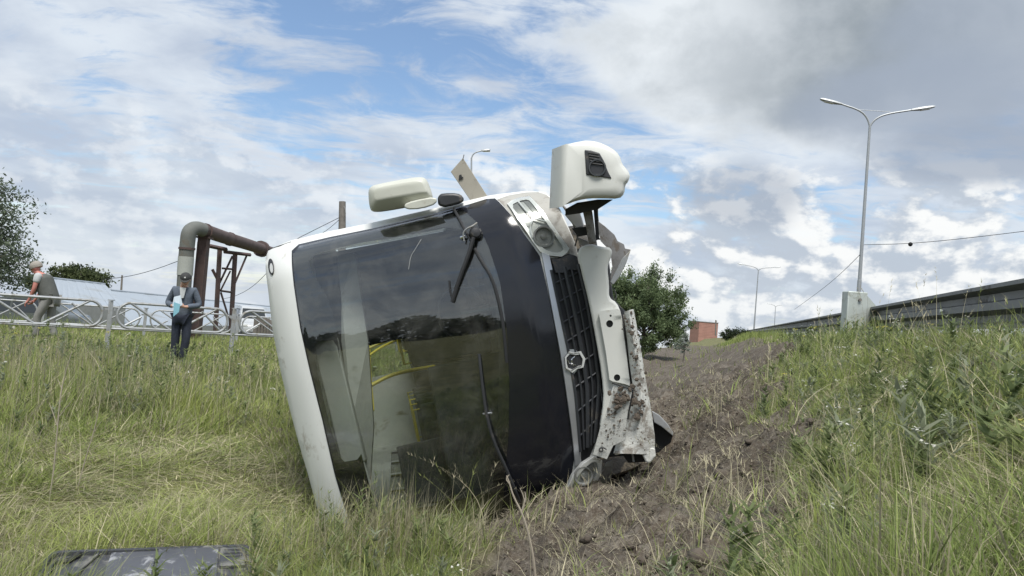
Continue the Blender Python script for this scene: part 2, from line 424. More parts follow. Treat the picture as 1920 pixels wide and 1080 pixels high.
dirt_px = [(1170, 650), (1260, 645), (1330, 643), (1405, 643), (1424, 668), (1430, 720), (1445, 780), (1470, 850), (1490, 930), (1440, 1000), (1370, 1075), (1340, 1240),
           (860, 1240), (900, 1060), (905, 1010), (960, 960), (1040, 900), (1130, 800), (1180, 740), (1200, 700)]
DIRT = np.array([hit(*p)[:2] for p in dirt_px])
def poly_sd(x, y, poly):
    """signed distance to a polygon, negative inside"""
    x = np.asarray(x, float); y = np.asarray(y, float); d = np.full(x.shape, 1e9); ins = np.zeros(x.shape, bool)
    n = len(poly)
    for i in range(n):
        ax, ay = poly[i]; bx, by = poly[(i + 1) % n]; ex, ey = bx - ax, by - ay
        t = np.clip(((x - ax) * ex + (y - ay) * ey) / (ex * ex + ey * ey + 1e-12), 0, 1)
        d = np.minimum(d, np.hypot(x - ax - t * ex, y - ay - t * ey))
        c = ((ay > y) != (by > y)); xx = (bx - ax) * (y - ay) / ((by - ay) if abs(by - ay) > 1e-9 else 1e-9) + ax
        ins ^= c & (x < xx)
    return np.where(ins, -d, d)
def dirt_mask(x, y):
    sd = poly_sd(x, y, DIRT) + fbm(x, y, 1.9, 21, 5) * .85 - .45 * sstep(y, 8, 12)
    return 1 - sstep(sd, -.12, .14)
def ground(x, y):
    """final ground height with churned soil"""
    z = height(x, y); dm = dirt_mask(x, y)
    q = fbm(x, y, 2.2, 31, 3); rdg = np.abs(fbm(x, y, 3.5, 41, 4)) ; fine = fbm(x, y, 11, 51, 3)
    keep = sstep(footprint(x, y), 0, .25) * .8 + .2
    return z + dm * keep * (q * .26 + np.maximum(fbm(x, y, 6.5, 161, 3), -.05) * .28 + (.09 - rdg) * .75 + fine * .09 + .02) + (1 - dm) * fbm(x, y, 4, 61, 3) * .05

def axis(fine0, fine1, step, lo, hi, g=1.13):
    a = list(np.arange(fine0, fine1 + 1e-6, step)); s_ = step; v = a[-1]
    while v < hi: s_ *= g; v += s_; a.append(min(v, hi))
    s_ = step; v = a[0]; b = []
    while v > lo: s_ *= g; v -= s_; b.append(max(v, lo))
    return np.array(b[::-1] + a)
def grid_mesh(name, xs, ys, zf):
    X, Y = np.meshgrid(xs, ys); Z = zf(X, Y); V = np.stack([X, Y, Z], -1).reshape(-1, 3)
    nx, ny = len(xs), len(ys); i = (np.arange(ny - 1)[:, None] * nx + np.arange(nx - 1)[None]).ravel()
    Q = np.stack([i, i + 1, i + 1 + nx, i + nx], -1)
    return np_mesh(name, V, Q), V
def np_mesh(name, V, Q=None, T=None, col=None, smooth=True):
    me = bpy.data.meshes.new(name); nq = 0 if Q is None else len(Q); nt_ = 0 if T is None else len(T)
    me.vertices.add(len(V)); me.vertices.foreach_set('co', np.asarray(V, np.float32).ravel())
    idx = np.concatenate([a.ravel() for a in (Q, T) if a is not None]).astype(np.int32)
    me.loops.add(len(idx)); me.loops.foreach_set('vertex_index', idx)
    me.polygons.add(nq + nt_)
    st = np.concatenate([np.arange(nq) * 4, nq * 4 + np.arange(nt_) * 3]).astype(np.int32); me.polygons.foreach_set('loop_start', st)
    me.update(calc_edges=True); me.validate()
    if smooth: me.polygons.foreach_set('use_smooth', np.ones(nq + nt_, bool))
    if col is not None:
        a = me.color_attributes.new('col', 'FLOAT_COLOR', 'POINT')
        c = np.ones((len(V), 4), np.float32); c[:, :3] = col; a.data.foreach_set('color', c.ravel())
    return me
def ground_material():
    m = bpy.data.materials.new('ground'); m.use_nodes = True; t = NT(m.node_tree); p = t.n['Principled BSDF']
    co = t.n.new('ShaderNodeTexCoord').outputs['Object']
    a = t.n.new('ShaderNodeAttribute'); a.attribute_name = 'col'; sp = t.n.new('ShaderNodeSeparateColor'); t.l.new(a.outputs['Color'], sp.inputs[0])
    n1 = t.noise(co, 2.3, 8, .65, .3); n2 = t.noise(co, 14, 6, .7); n3 = t.noise(co, 60, 4, .7)
    soil = t.mix(t.ss(n1, .36, .64), (.066, .057, .047), (.165, .147, .122))
    soil = t.mix(t.ss(n2, .42, .62), soil, (.085, .069, .053)); soil = t.mix(t.m('MULTIPLY', t.ss(n3, .5, .72), .6), soil, (.26, .235, .20))
    turf = t.mix(t.ss(n1, .35, .65), (.09, .095, .045), (.19, .185, .09)); turf = t.mix(t.m('MULTIPLY', t.ss(n2, .5, .7), .6), turf, (.17, .15, .09))
    c = t.mix(sp.outputs[0], turf, soil)
    road = t.mix(n2, (.10, .098, .095), (.16, .155, .148)); c = t.mix(sp.outputs[1], c, road)
    t.put(p.inputs['Base Color'], c); p.inputs['Roughness'].default_value = .95; p.inputs['Specular IOR Level'].default_value = .15
    b = t.new('ShaderNodeBump', Strength=.9, Distance=.03, Height=t.m('ADD', t.m('MULTIPLY', n2, .7), t.m('MULTIPLY', n3, .5))); t.l.new(b.outputs[0], p.inputs['Normal'])
    return m
def build_ground():
    xs = axis(-4.5, 4.6, .045, -900, 900); ys = axis(1.6, 13.5, .045, -700, 1500)
    X, Y = np.meshgrid(xs, ys)
    me, V = grid_mesh('ground', xs, ys, ground)
    c = np.zeros((len(V), 4), np.float32); c[:, 0] = dirt_mask(V[:, 0], V[:, 1]); c[:, 1] = 1 - sstep(bank(V[:, 0], V[:, 1]), -1.1, -.8); c[:, 3] = 1
    a = me.color_attributes.new('col', 'FLOAT_COLOR', 'POINT'); a.data.foreach_set('color', c.ravel())
    me.materials.append(ground_material()); o = link(bpy.data.objects.new('ground', me)); tag(o, kind='structure')
    o['label'] = 'grassy ditch and embankment with churned brown soil beside the overturned bus'
build_ground()
def build_road():
    # asphalt on top of the embankment, beyond the barrier
    ys = np.concatenate([np.arange(-60, 120, 2.0), np.arange(120, 420, 20.0)]); mb = MB()
    m = mat('asphalt', (.05, .05, .052), .85, var=.2, scale=8, bump=.3)
    w = mat('road_paint', (.70, .70, .68), .6, var=.1, scale=9)
    def strip(name, s0, s1, dz, mm, y0=-60, y1=400):
        V = []; 
        for y in ys:
            if y < y0 or y > y1: continue
            for s_ in (s0, s1): V.append((2.08 + .298 * y - s_ * 1.0435, y, 1.40 + dz))
        n = len(V) // 2; Q = np.array([(2*i, 2*i+1, 2*i+3, 2*i+2) for i in range(n - 1)])
        me = np_mesh(name, np.array(V), Q, smooth=False); me.materials.append(mm); return link(bpy.data.objects.new(name, me))
    r_ = strip('road', -1.6, -12.0, .012, m); tag(r_, kind='structure'); r_['label'] = 'asphalt road on top of the embankment'
    l_ = strip('edge_line', -2.0, -2.15, .016, w); l_.parent = r_
build_road()

# ------------------------------------------------------------------ overturned bus
def dens(poly, step, closed=True):
    out = []
    n = len(poly)
    for i in range(n if closed else n - 1):
        a, b = np.array(poly[i], float), np.array(poly[(i + 1) % n], float); k = max(1, int(np.ceil(np.linalg.norm(b - a) / step)))
        out += [a + (b - a) * j / k for j in range(k)]
    if not closed: out.append(np.array(poly[-1], float))
    return out
def chaikin(poly, it=2, closed=True):
    P = [np.array(p, float) for p in poly]
    for _ in range(it):
        Q = []; n = len(P)
        for i in range(n if closed else n - 1):
            a, b = P[i], P[(i + 1) % n]; Q += [a * .75 + b * .25, a * .25 + b * .75]
        if not closed: Q = [P[0]] + Q + [P[-1]]
        P = Q
    return P
def front_yz(px_poly, smooth=0):
    P = chaikin(px_poly, smooth) if smooth else px_poly
    return [tuple(on_front(*p)[1:]) for p in P]
def pip(p, poly):
    x, y = p; ins = False; n = len(poly)
    for i in range(n):
        ax, ay = poly[i]; bx, by = poly[(i + 1) % n]
        if (ay > y) != (by > y) and x < (bx - ax) * (y - ay) / (by - ay) + ax: ins = not ins
    return ins
def patch(name, outer, holes, off, th, material, parent, grid=.05, surf=None, smooth=True):
    """a curved sheet lying on the bus front, cut to an outline in (y, z), with real thickness"""
    surf = surf or F
    loops = [dens(outer, grid)] + [dens(h, grid) for h in holes]
    pts = []; edges = []
    for lp in loops:
        b = len(pts); pts += [Vector(p) for p in lp]; edges += [(b + i, b + (i + 1) % len(lp)) for i in range(len(lp))]
    ys_ = [p[0] for p in outer]; zs_ = [p[1] for p in outer]
    bset = np.array([tuple(p) for p in pts])
    for yy in np.arange(min(ys_), max(ys_), grid):
        for zz in np.arange(min(zs_), max(zs_), grid):
            q = (yy + .003, zz + .002)
            if pip(q, outer) and not any(pip(q, h) for h in holes) and np.min(np.hypot(bset[:, 0] - q[0], bset[:, 1] - q[1])) > grid * .5: pts.append(Vector(q))
    vo, eo, fo, *_ = delaunay_2d_cdt(pts, edges, [], 0, 1e-5)
    vo = [tuple(v) for v in vo]
    tris = []
    for f in fo:
        c = (sum(vo[i][0] for i in f) / len(f), sum(vo[i][1] for i in f) / len(f))
        if pip(c, outer) and not any(pip(c, h) for h in holes): tris.append(tuple(f))
    n = len(vo); Y = np.array([v[0] for v in vo]); Z = np.array([v[1] for v in vo]); X = surf(Y, Z) + off
    V = [(X[i], Y[i], Z[i]) for i in range(n)] + [(X[i] - th, Y[i], Z[i]) for i in range(n)]
    ec = {}
    for t_ in tris:
        for a, b in zip(t_, t_[1:] + t_[:1]): ec[(a, b)] = 1
    fs = [];
    for t_ in tris:
        fs.append(t_); fs.append(tuple(n + i for i in reversed(t_)))
    for (a, b) in ec:
        if (b, a) not in ec: fs.append((b, a, n + a, n + b))
    mb = MB(); mb.add(V, fs)
    return mb.build(name, material, parent, smooth=smooth)

bus = empty('bus'); tag(bus, 'white city bus lying on its side in the ditch, front and black windscreen facing us', 'bus')
bus.matrix_world = Matrix(((BX[0], BY[0], BZ[0], BO[0]), (BX[1], BY[1], BZ[1], BO[1]), (BX[2], BY[2], BZ[2], BO[2]), (0, 0, 0, 1)))

body_px = [(498, 484), (503, 470), (545, 451), (620, 433), (700, 417), (800, 394), (915, 367), (985, 358), (1022, 360), (1050, 392), (1078, 455), (1100, 540), (1116, 640), (1128, 740),
           (1128, 820), (1112, 880), (1075, 940), (1010, 980), (940, 1002), (850, 1012), (740, 1016), (670, 1024), (632, 1026), (606, 990), (578, 891), (560, 830), (545, 774), (527, 700), (511, 619), (503, 545)]
S = front_yz(body_px)
SZ0, SZ1 = 1.32, 2.42
mask_px = [(547, 470), (560, 458), (620, 444), (700, 428), (800, 404), (880, 383), (912, 373), (928, 372), (948, 392), (985, 442), (1012, 480), (1030, 560), (1050, 662), (1065, 762), (1076, 862), (1072, 888),
           (1052, 930), (1015, 958), (950, 984), (880, 996), (760, 1000), (690, 1002), (664, 1000), (646, 950), (628, 891), (605, 790), (581, 695), (563, 615), (551, 535)]
MASK = front_yz(mask_px)
glass_px = [(549, 474), (562, 461), (620, 447), (700, 431), (800, 408), (866, 392), (890, 412), (915, 460), (938, 530), (950, 620), (955, 720), (953, 820), (946, 900), (935, 982), (880, 992), (760, 996), (690, 998),
            (667, 996), (648, 948), (630, 889), (607, 790), (583, 695), (565, 615), (553, 535)]
GLASS = front_yz(glass_px)
clear_px = [(578, 480), (640, 463), (720, 446), (800, 430), (846, 424), (880, 436), (902, 470), (922, 530), (932, 600), (936, 680), (934, 760), (930, 850), (918, 958), (880, 968), (760, 966), (706, 962),
            (690, 900), (672, 830), (655, 760), (640, 690), (632, 630), (622, 580), (608, 545), (584, 512)]
CLEAR = front_yz(chaikin(clear_px, 1))
sign_px = [(588, 648), (596, 640), (624, 638), (632, 650), (650, 730), (678, 850), (670, 862), (646, 866), (636, 856), (616, 790), (598, 710)]
SIGNW = front_yz(sign_px)
# white front cap round the black mask, the mask, the glass and its printed border
cap = patch('front_cap', S, [MASK], 0.0, .03, M['white'], bus, grid=.045)
grow = lambda P, k: [tuple((np.array(p) - np.mean(P, 0)) * k + np.mean(P, 0)) for p in P]
patch('front_panel', MASK, [GLASS], .004, .02, M['black'], bus, grid=.05)
wind = patch('windscreen', GLASS, [], .004, .006, M['glass'], bus, grid=.05)
patch('glass_border', grow(GLASS, 1.004), [CLEAR, SIGNW], -.008, .0004, M['frit'], wind, grid=.05)
# side shell, built as one body with openings for the windows
def resample(poly, zs):
    out = []
    n = len(poly)
    for i in range(n):
        a, b = np.array(poly[i]), np.array(poly[(i + 1) % n]); ts = [0.0]
        for z in zs:
            if (a[1] - z) * (b[1] - z) < 0: ts.append((z - a[1]) / (b[1] - a[1]))
        out += [tuple(a + (b - a) * t) for t in sorted(ts)]
    return out
SS = resample(S, [SZ0, SZ1]); cy = 0.0; cz = 1.6
def ring(x, k, inset=0.0):
    out = []
    for (y, z) in SS:
        v = np.array([y - cy, z - cz]); L = np.linalg.norm(v); q = v * k - v / L * inset
        out.append((x, cy + q[0], cz + q[1]))
    return out
stations = [-1.22, -1.27, -1.47, -1.85, -1.97, -2.85, -2.97, -3.85, -3.97, -4.85, -4.97, -5.85, -6.05, -6.7]
is_win = {(-1.47, -1.85), (-1.97, -2.85), (-2.97, -3.85), (-3.97, -4.85), (-4.97, -5.85)}
def shell(name, inset, material, first):
    mb = MB(); rings = [first] + [ring(x, 1.0, inset) for x in stations]
    n = len(SS); vs_ = [p for r_ in rings for p in r_]; fs = []
    for i in range(len(rings) - 1):
        slab = (stations[i - 1], stations[i]) if i > 0 else None
        for k in range(n):
            k2 = (k + 1) % n; z = (SS[k][1] + SS[k2][1]) / 2; side = abs(SS[k][0] + SS[k2][0]) / 2 > .85
            if slab in is_win and side and SZ0 < z < SZ1: continue
            fs.append((i*n+k, i*n+k2, (i+1)*n+k2, (i+1)*n+k))
    mb.add(vs_, fs); return mb, rings
front_ring = [(float(F(y, z)) - .012, y, z) for (y, z) in SS]
mb, rings = shell('body', 0.0, M['white'], front_ring)
body = mb.build('body', M['white'], bus, smooth=True)
mb, _ = shell('lining', .05, M['lining'], [(float(F(y, z)) - .05, cy + (y - cy) * .955, cz + (z - cz) * .955) for (y, z) in SS])
nS = len(SS); cab = MB(); cab.v = mb.v[:3 * nS]; cab.f = [f for f in mb.f if max(f) < 3 * nS]; mb.f = [tuple(i - 2 * nS for i in f) for f in mb.f if max(f) >= 3 * nS]; mb.v = mb.v[2 * nS:]
lin = mb.build('lining', M['lining'], bus, smooth=True); cab.build('cab_lining', M['floor_in'], bus, smooth=True)
# rear wall with an opening for the rear window
ROUT = [(p[1], p[2]) for p in ring(0, 1.0)]
rw = [(-.02, 1.85), (.80, 1.85), (.80, 2.52), (-.02, 2.52)]
flat = lambda Y, Z: np.zeros_like(np.asarray(Y, float)) - 6.69
patch('rear_wall', ROUT, [rw], 0, .04, M['white'], bus, grid=.3, surf=flat)
patch('rear_window', grow(rw, .995), [], -.015, .006, M['sideglass'], bus, grid=.3, surf=flat)
# side windows: one pane per opening
for x0, x1 in sorted(is_win):
    for sgn in (1, -1):
        seg = [p for p in SS if p[0] * sgn > .85 and SZ0 - 1e-6 <= p[1] <= SZ1 + 1e-6]
        seg = sorted(seg, key=lambda p: p[1]); mb = MB()
        a = [np.array((x, p[0] - sgn * .02, p[1])) for x in (x0 - .005, x1 + .005) for p in seg]; n = len(seg)
        b = [q - np.array((0, sgn * .006, 0)) for q in a]
        fs = [(i, i + 1, n + i + 1, n + i) for i in range(n - 1)] + [(2*n + n + i, 2*n + n + i + 1, 2*n + i + 1, 2*n + i) for i in range(n - 1)]
        mb.add(a + b, fs); mb.build('side_window', M['sideglass'], bus)
# floor, seats, rails, dashboard inside
MB().box((-3.7, 0, .80), (6.0, 2.16, .05)).build('floor', M['floor_in'], bus)
MB().box((-3.6, 0, .42), (5.4, .9, .22)).box((-3.6, .35, .62), (5.8, .12, .2)).box((-3.6, -.35, .62), (5.8, .12, .2)).build('chassis', M['steel'], bus)
def make_seat(x, y):
    mb = MB(); mb.box((x, y, 1.25), (.44, .78, .10)); mb.box((x + .20 - .44, y, 1.58), (.10, .78, .66), Matrix.Rotation(rad(-8), 3, 'Y')); 
    s_ = mb.build('seat', M['seat'], bus, bevel=.03)
    for q_ in (-.25, .25): MB().tube([(x, y + q_, .82), (x, y + q_, 1.2)], .025).build('seat_leg', M['plastic'], s_)
    MB().tube([(x - .27, y - .34, 1.6), (x - .32, y - .34, 1.98), (x - .32, y + .34, 1.98), (x - .27, y + .34, 1.6)], .014, 8).build('grab_handle', M['yellow'], s_)
for k in range(5):
    make_seat(-2.3 - .78 * k, -.66); 
    if k != 1: make_seat(-2.3 - .78 * k, .66)
make_seat(-1.25, .55)
for y_ in (-.82, -.28, .28, .82):
    sb_ = MB().box((-6.28, y_, 1.45), (.12, .46, .78), Matrix.Rotation(rad(-8), 3, 'Y')).build('rear_seat', M['seat'], bus, bevel=.04)
    MB().box((-6.05, y_, 1.14), (.46, .46, .10)).build('cushion', M['seat'], sb_, bevel=.03)
def rail(px, r=.017, m='yellow', sm=2):
    P = [in_bus(*p) for p in px]; P = chaikin(P, sm, closed=False)
    MB().tube(P, r, 8).build('handrail', M[m], bus, smooth=True)
rail([(697, 722, 8.2), (730, 704, 8.3), (770, 694, 8.4), (815, 687, 8.6)], .021)
rail([(690, 668, 9.5), (715, 650, 9.6), (752, 634, 9.8)], .016); rail([(688, 655, 9.9), (715, 642, 10), (752, 630, 10.2)], .018)
rail([(752, 640, 9.6), (765, 660, 9.5), (800, 678, 9.3), (826, 705, 8.8), (842, 775, 8.2)], .024, 'galv')
rail([(692, 640, 10.2), (694, 700, 9.6), (700, 770, 9.0)], .014)
rail([(712, 612, 10.0), (760, 622, 9.4), (800, 640, 8.8)], .014)
rail([(858, 872, 6.7), (868, 892, 6.7), (905, 898, 6.6)], .018, sm=1)
rail([(818, 690, 8.6), (826, 730, 8.5), (838, 776, 8.4)], .014)
# ceiling hatch, destination sign housing, partition, steering wheel
MB().add([on_front(*p, -.10) for p in ((584, 636), (630, 632), (686, 866), (640, 872))] + [on_front(*p, -.40) for p in ((596, 636), (634, 632), (690, 862), (650, 868))],
         [(0, 1, 2, 3), (4, 7, 6, 5), (0, 4, 5, 1), (1, 5, 6, 2), (2, 6, 7, 3), (3, 7, 4, 0)]).build('sign_housing', M['lining'], bus, bevel=.015)
MB().add([on_front(*p) for p in ((632, 480, -.5), (664, 474, -.5), (690, 640, -.5), (700, 800, -.5), (694, 900, -.4), (660, 790, -.3), (640, 640, -.3), (640, 560, -.4))] +
         [on_front(*p) for p in ((640, 482, -.7), (668, 476, -.7), (692, 640, -.7), (702, 800, -.7), (696, 900, -.6), (664, 790, -.5), (646, 640, -.5), (648, 560, -.6))],
         [(0,1,2,3,4,5,6,7), (15,14,13,12,11,10,9,8)] + [(i, i+8, (i+1)%8+8, (i+1)%8) for i in range(8)]).build('ceiling_panel', M['lining'], bus)
MB().box((-1.40, .90, 1.72), (.05, .90, 1.75)).build('driver_partition', M['seat'], bus, bevel=.01)
MB().box((-1.38, -.78, 1.5), (.05, .56, 1.4)).build('dark_cabin_board', M['seat'], bus, bevel=.01)  # dark board added to darken the lower cabin and hide its lit side wall
MB().box((-1.15, -.45, 1.32), (.06, 1.2, .95)).build('partition', M['seat'], bus, bevel=.02)
MB().box((-.55, 0, 1.02), (.42, 1.9, .34)).build('dashboard', M['plastic'], bus, bevel=.06)
sw = [(-.82 + .03 * math.cos(a) , .55 + .23 * math.cos(a), 1.42 + .20 * math.sin(a)) for a in np.linspace(0, 2*math.pi, 25)]
MB().tube(sw, .017, 8, cap=False).tube([(-.82, .55, 1.42), (-.6, .55, 1.2)], .03).build('steering_wheel', M['plastic'], bus, smooth=True)
# roof marker lamp (recess and lens)
c = on_front(508, 500, .012)
mk = MB().loft([[tuple(on_front(508 + 5.5*math.cos(a) + 2.5*math.sin(a)*0, 500 + 15*math.sin(a) + 3.5*math.cos(a), o)) for a in np.linspace(0, 2*math.pi, 20, endpoint=False)] for o in (-.004, .012)]).build('marker_lamp', M['rubber'], bus, smooth=True)
MB().loft([[tuple(on_front(509 + 4*k*math.cos(a), 503 + 11*k*math.sin(a) + 2*math.cos(a), o)) for a in np.linspace(0, 2*math.pi, 16, endpoint=False)] for o, k in ((.008, .85), (.024, .78))]).build('lens', M['lens'], mk)
# raised rib down the white roof cap
_ = [(526, 500), (539, 580), (555, 670), (574, 770), (592, 850), (610, 920)]
MB().tube([tuple(on_front(x, y, .002)) for x, y in ((505, 468), (525, 461), (546, 454))], .006, 6).build('panel_seam', M['rubber'], bus)

def px_tube(name, pts, r, m, off, parent=bus, sm=2, n=8):
    P = [tuple(on_front(p[0], p[1], p[2] if len(p) > 2 else off)) for p in (chaikin(pts, sm, False) if sm else pts)]
    return MB().tube(P, r, n).build(name, M[m], parent, smooth=True)
# headlights
def headlight(outline, inner, bowl_c, bowl_r, reflectors, lift=0.0):
    global F
    F0 = F
    if lift: F = lambda y, z: F0(y, z) + lift
    H = front_yz(outline)
    h = patch('headlight', H, [], .012, .05, M['hlbase'], bus, grid=.03)
    patch('bezel', H, [front_yz(inner, 1)], .03, .02, M['hlsilver'], h, grid=.02)
    p0 = on_front(*bowl_c, .026)
    ringf = lambda r_, o: [(p0[0] + o, p0[1] + r_ * math.cos(a), p0[2] + r_ * math.sin(a)) for a in np.linspace(0, 2*math.pi, 28, endpoint=False)]
    MB().loft([ringf(bowl_r * 1.15, .004), ringf(bowl_r * 1.12, .022), ringf(bowl_r * .97, .022), ringf(bowl_r * .8, .004), ringf(bowl_r * .35, -.002), ringf(bowl_r * .3, .016), ringf(bowl_r * .05, .02)]).build('reflector', M['hlgrey'], h, smooth=True)
    for rf in reflectors:
        patch('reflector_panel', front_yz(rf), [], 0.018, .006, M['hlgrey'], h, grid=.02)
    patch('lens', [tuple(p) for p in grow(H, .99)], [], .050, .005, M['lensglass'], h, grid=.03)
    F = F0
    return h
hl = headlight([(950, 383), (960, 376), (970, 372), (991, 369), (1000, 377), (1028, 413), (1048, 442), (1066, 467), (1062, 474), (1052, 482), (1030, 480), (1012, 473), (1000, 457), (987, 437), (968, 410)],
          [(957, 386), (972, 378), (989, 375), (996, 382), (1022, 416), (1042, 446), (1057, 467), (1048, 475), (1030, 473), (1016, 466), (1004, 451), (991, 431), (973, 408)],
          (1019, 444), .074, [[(957, 386), (969, 381), (996, 410), (991, 426), (984, 423), (972, 407)], [(978, 376), (989, 375), (1018, 411), (1006, 408)]])
px_tube('divider', [(972, 378, .034), (984, 393, .034), (999, 409, .036), (1010, 412, .036), (1024, 416, .034)], .008, 'hlsilver', .03, hl)
px_tube('divider', [(999, 409, .036), (993, 428, .036), (999, 446, .034)], .009, 'hlsilver', .03, hl)
hl['label'] = 'intact upper headlight with chrome rim'
h2 = headlight([(1050, 950), (1060, 918), (1073, 890), (1092, 868), (1112, 855), (1127, 862), (1125, 888), (1105, 922), (1090, 934), (1074, 944)],
          [(1066, 926), (1078, 896), (1096, 875), (1111, 863), (1120, 868), (1118, 886), (1101, 915), (1088, 926)], (1093, 892), .062, [[(1100, 874), (1112, 867), (1114, 878), (1106, 892)]], lift=.17)
h2['label'] = 'loose dirty lower headlight resting on the soil'
# white/cream fender round the upper headlight and under the loose lower one
patch('fender', front_yz([(932, 374), (955, 366), (985, 361), (1008, 360), (1024, 365), (1036, 376), (1048, 393), (1056, 412), (1068, 435), (1078, 458), (1084, 484), (1066, 486), (1048, 486), (1024, 478), (1010, 468), (995, 450), (980, 432), (962, 408), (948, 390), (938, 379)]), [], .004, .02, M['fender'], bus, grid=.03)
patch('fender', front_yz([(1050, 950), (1058, 920), (1070, 918), (1086, 932), (1104, 924), (1126, 890), (1136, 868), (1150, 862), (1146, 895), (1120, 935), (1085, 955)]), [], .006, .02, M['fender'], bus, grid=.03)

# grille: recessed backing, long ribs, cross ribs, silver strip, badge
G = [(1030, 484), (1044, 484), (1066, 476), (1080, 480), (1098, 545), (1113, 625), (1123, 700), (1128, 760), (1122, 815), (1104, 858), (1090, 868), (1082, 760), (1062, 660), (1045, 560)]
g = patch('grille', front_yz(G), [], .006, .03, M['rubber'], bus, grid=.05)
def lerp_px(A, B, t, s_): 
    a = np.array([np.interp(s_, np.linspace(0, 1, len(A)), [p[k] for p in A]) for k in (0, 1)]); b = np.array([np.interp(s_, np.linspace(0, 1, len(B)), [p[k] for p in B]) for k in (0, 1)])
    return a * (1 - t) + b * t
GL = [(1032, 500), (1049, 580), (1066, 660), (1079, 740), (1089, 856)]; GR = [(1082, 490), (1099, 560), (1113, 640), (1123, 720), (1114, 840)]
for tt, r_ in ((.0, .012), (.26, .008), (.50, .016), (.74, .008), (1.0, .014)):
    P = [tuple(on_front(*lerp_px(GL, GR, tt, s_), .030)) for s_ in np.linspace(0.02, .98, 24)]
    MB().tube(P, r_, 6).build('grille_bar', M['grille'], g, smooth=True)
for s_ in (.10, .21, .33, .44, .60, .71, .82, .92):
    P = [tuple(on_front(*lerp_px(GL, GR, tt, s_ - tt * .03), .024)) for tt in np.linspace(.02, .98, 8)]
    MB().tube(P, .0075, 5).build('grille_rib', M['grille'], g, smooth=True)
patch('grille_shoulder', front_yz([(1032, 486), (1046, 486), (1066, 478), (1080, 482), (1086, 508), (1066, 506), (1054, 512), (1040, 512)]), [], .036, .02, M['plastic'], g, grid=.03)
strip = [(1014, 474), (1028, 477), (1037, 520), (1048, 575), (1058, 628), (1066, 655), (1078, 655), (1086, 672), (1084, 690), (1073, 702), (1076, 730), (1082, 790), (1087, 868), (1077, 873), (1072, 820), (1062, 745), (1050, 665), (1034, 580), (1022, 515)]
st = patch('silver_strip', front_yz(strip), [], .030, .026, M['silver'], bus, grid=.03)
def badge():
    def P(u, v): return (1040 + u / 13.5, 640 + v / 13.5)
    outer = [P(*q) for q in ((225, 400), (330, 250), (470, 285), (625, 245), (740, 440), (690, 655), (540, 690), (410, 790), (250, 690))]
    inner = [P(*q) for q in ((262, 415), (345, 320), (480, 345), (600, 330), (672, 455), (655, 600), (560, 620), (410, 710), (300, 660), (270, 560))]
    b = patch('badge', front_yz(outer), [front_yz(inner)], .046, .02, M['hlsilver'], bus, grid=.02)
    mid_ = [tuple((np.array(o) * .38 + np.array(i_) * .62)) for o, i_ in zip(front_yz(outer), front_yz([inner[k] for k in (0, 1, 2, 3, 4, 5, 6, 7, 8)]))]
    patch('badge_field', front_yz(inner), [], .036, .012, M['rubber'], b, grid=.02)
    pr = [P(*q) for q in ((240, 400), (338, 285), (475, 315), (612, 288), (706, 448), (672, 628), (550, 655), (410, 750), (272, 680))]
    mb = MB()
    q = [tuple(on_front(x, y, .050)) for x, y in pr]; mb.tube(q + [q[0]], .0018, 6)
    mb.build('badge_groove', M['rubber'], b)
    mb = MB()                                         # the running animal on the badge, as plain strokes
    for line, r_ in ((((510, 385), (440, 440), (435, 520), (480, 590), (540, 610)), .0032), (((330, 480), (370, 560), (470, 600)), .0030), (((440, 440), (415, 470)), .0028), (((470, 590), (475, 625)), .0026), (((370, 560), (445, 565)), .0034)):
        mb.tube([tuple(on_front(*P(*p_), .038)) for p_ in line], r_, 6)
    mb.build('badge_figure', M['chrome'], b, smooth=True)
badge()

# wipers and hoses
w1 = px_tube('wiper', [(888, 445, .06), (878, 480, .05), (862, 520, .035), (848, 566, .02)], .016, 'rubber', .03)
px_tube('wiper_blade', [(851, 392), (862, 412), (872, 432), (884, 452)], .012, 'rubber', .03, w1)
px_tube('wiper_rubber', [(842, 526), (844, 548), (849, 567)], .006, 'rubber', .012, w1)
q0 = on_front(891, 437, .03)
ringp = lambda r_, o: [(q0[0] + o, q0[1] + r_ * math.cos(a), q0[2] + r_ * math.sin(a)) for a in np.linspace(0, 2*math.pi, 16, endpoint=False)]
MB().loft([ringp(.045, -.02), ringp(.05, .015), ringp(.035, .045), ringp(.015, .05)]).build('pivot', M['plastic'], w1, smooth=True)
px_tube('washer_hose', [(870, 452, .04), (868, 436, .07), (876, 428, .09), (886, 424, .09), (894, 418, .05)], .007, 'galv', .05, w1)
px_tube('nozzle', [(864, 446, .02), (872, 443, .03)], .012, 'chrome', .03, w1, 0)
px_tube('windscreen_rubber', [(890, 466), (900, 486), (922, 520), (934, 560), (944, 610), (950, 680)], .013, 'rubber', .008)
w2 = px_tube('wiper', [(898, 664, .02), (904, 720, .03), (912, 780, .04), (926, 830, .05), (950, 880, .06), (974, 940, .06)], .012, 'plastic', .03)
px_tube('wiper_blade', [(906, 776, .02), (922, 774, .05)], .007, 'galv', .03, w2, 0)
px_tube('crack', [(790, 448, .006), (778, 468, .006), (770, 480, .006), (766, 505, .006)], .0013, 'lens', .006, wind, 1, 5)

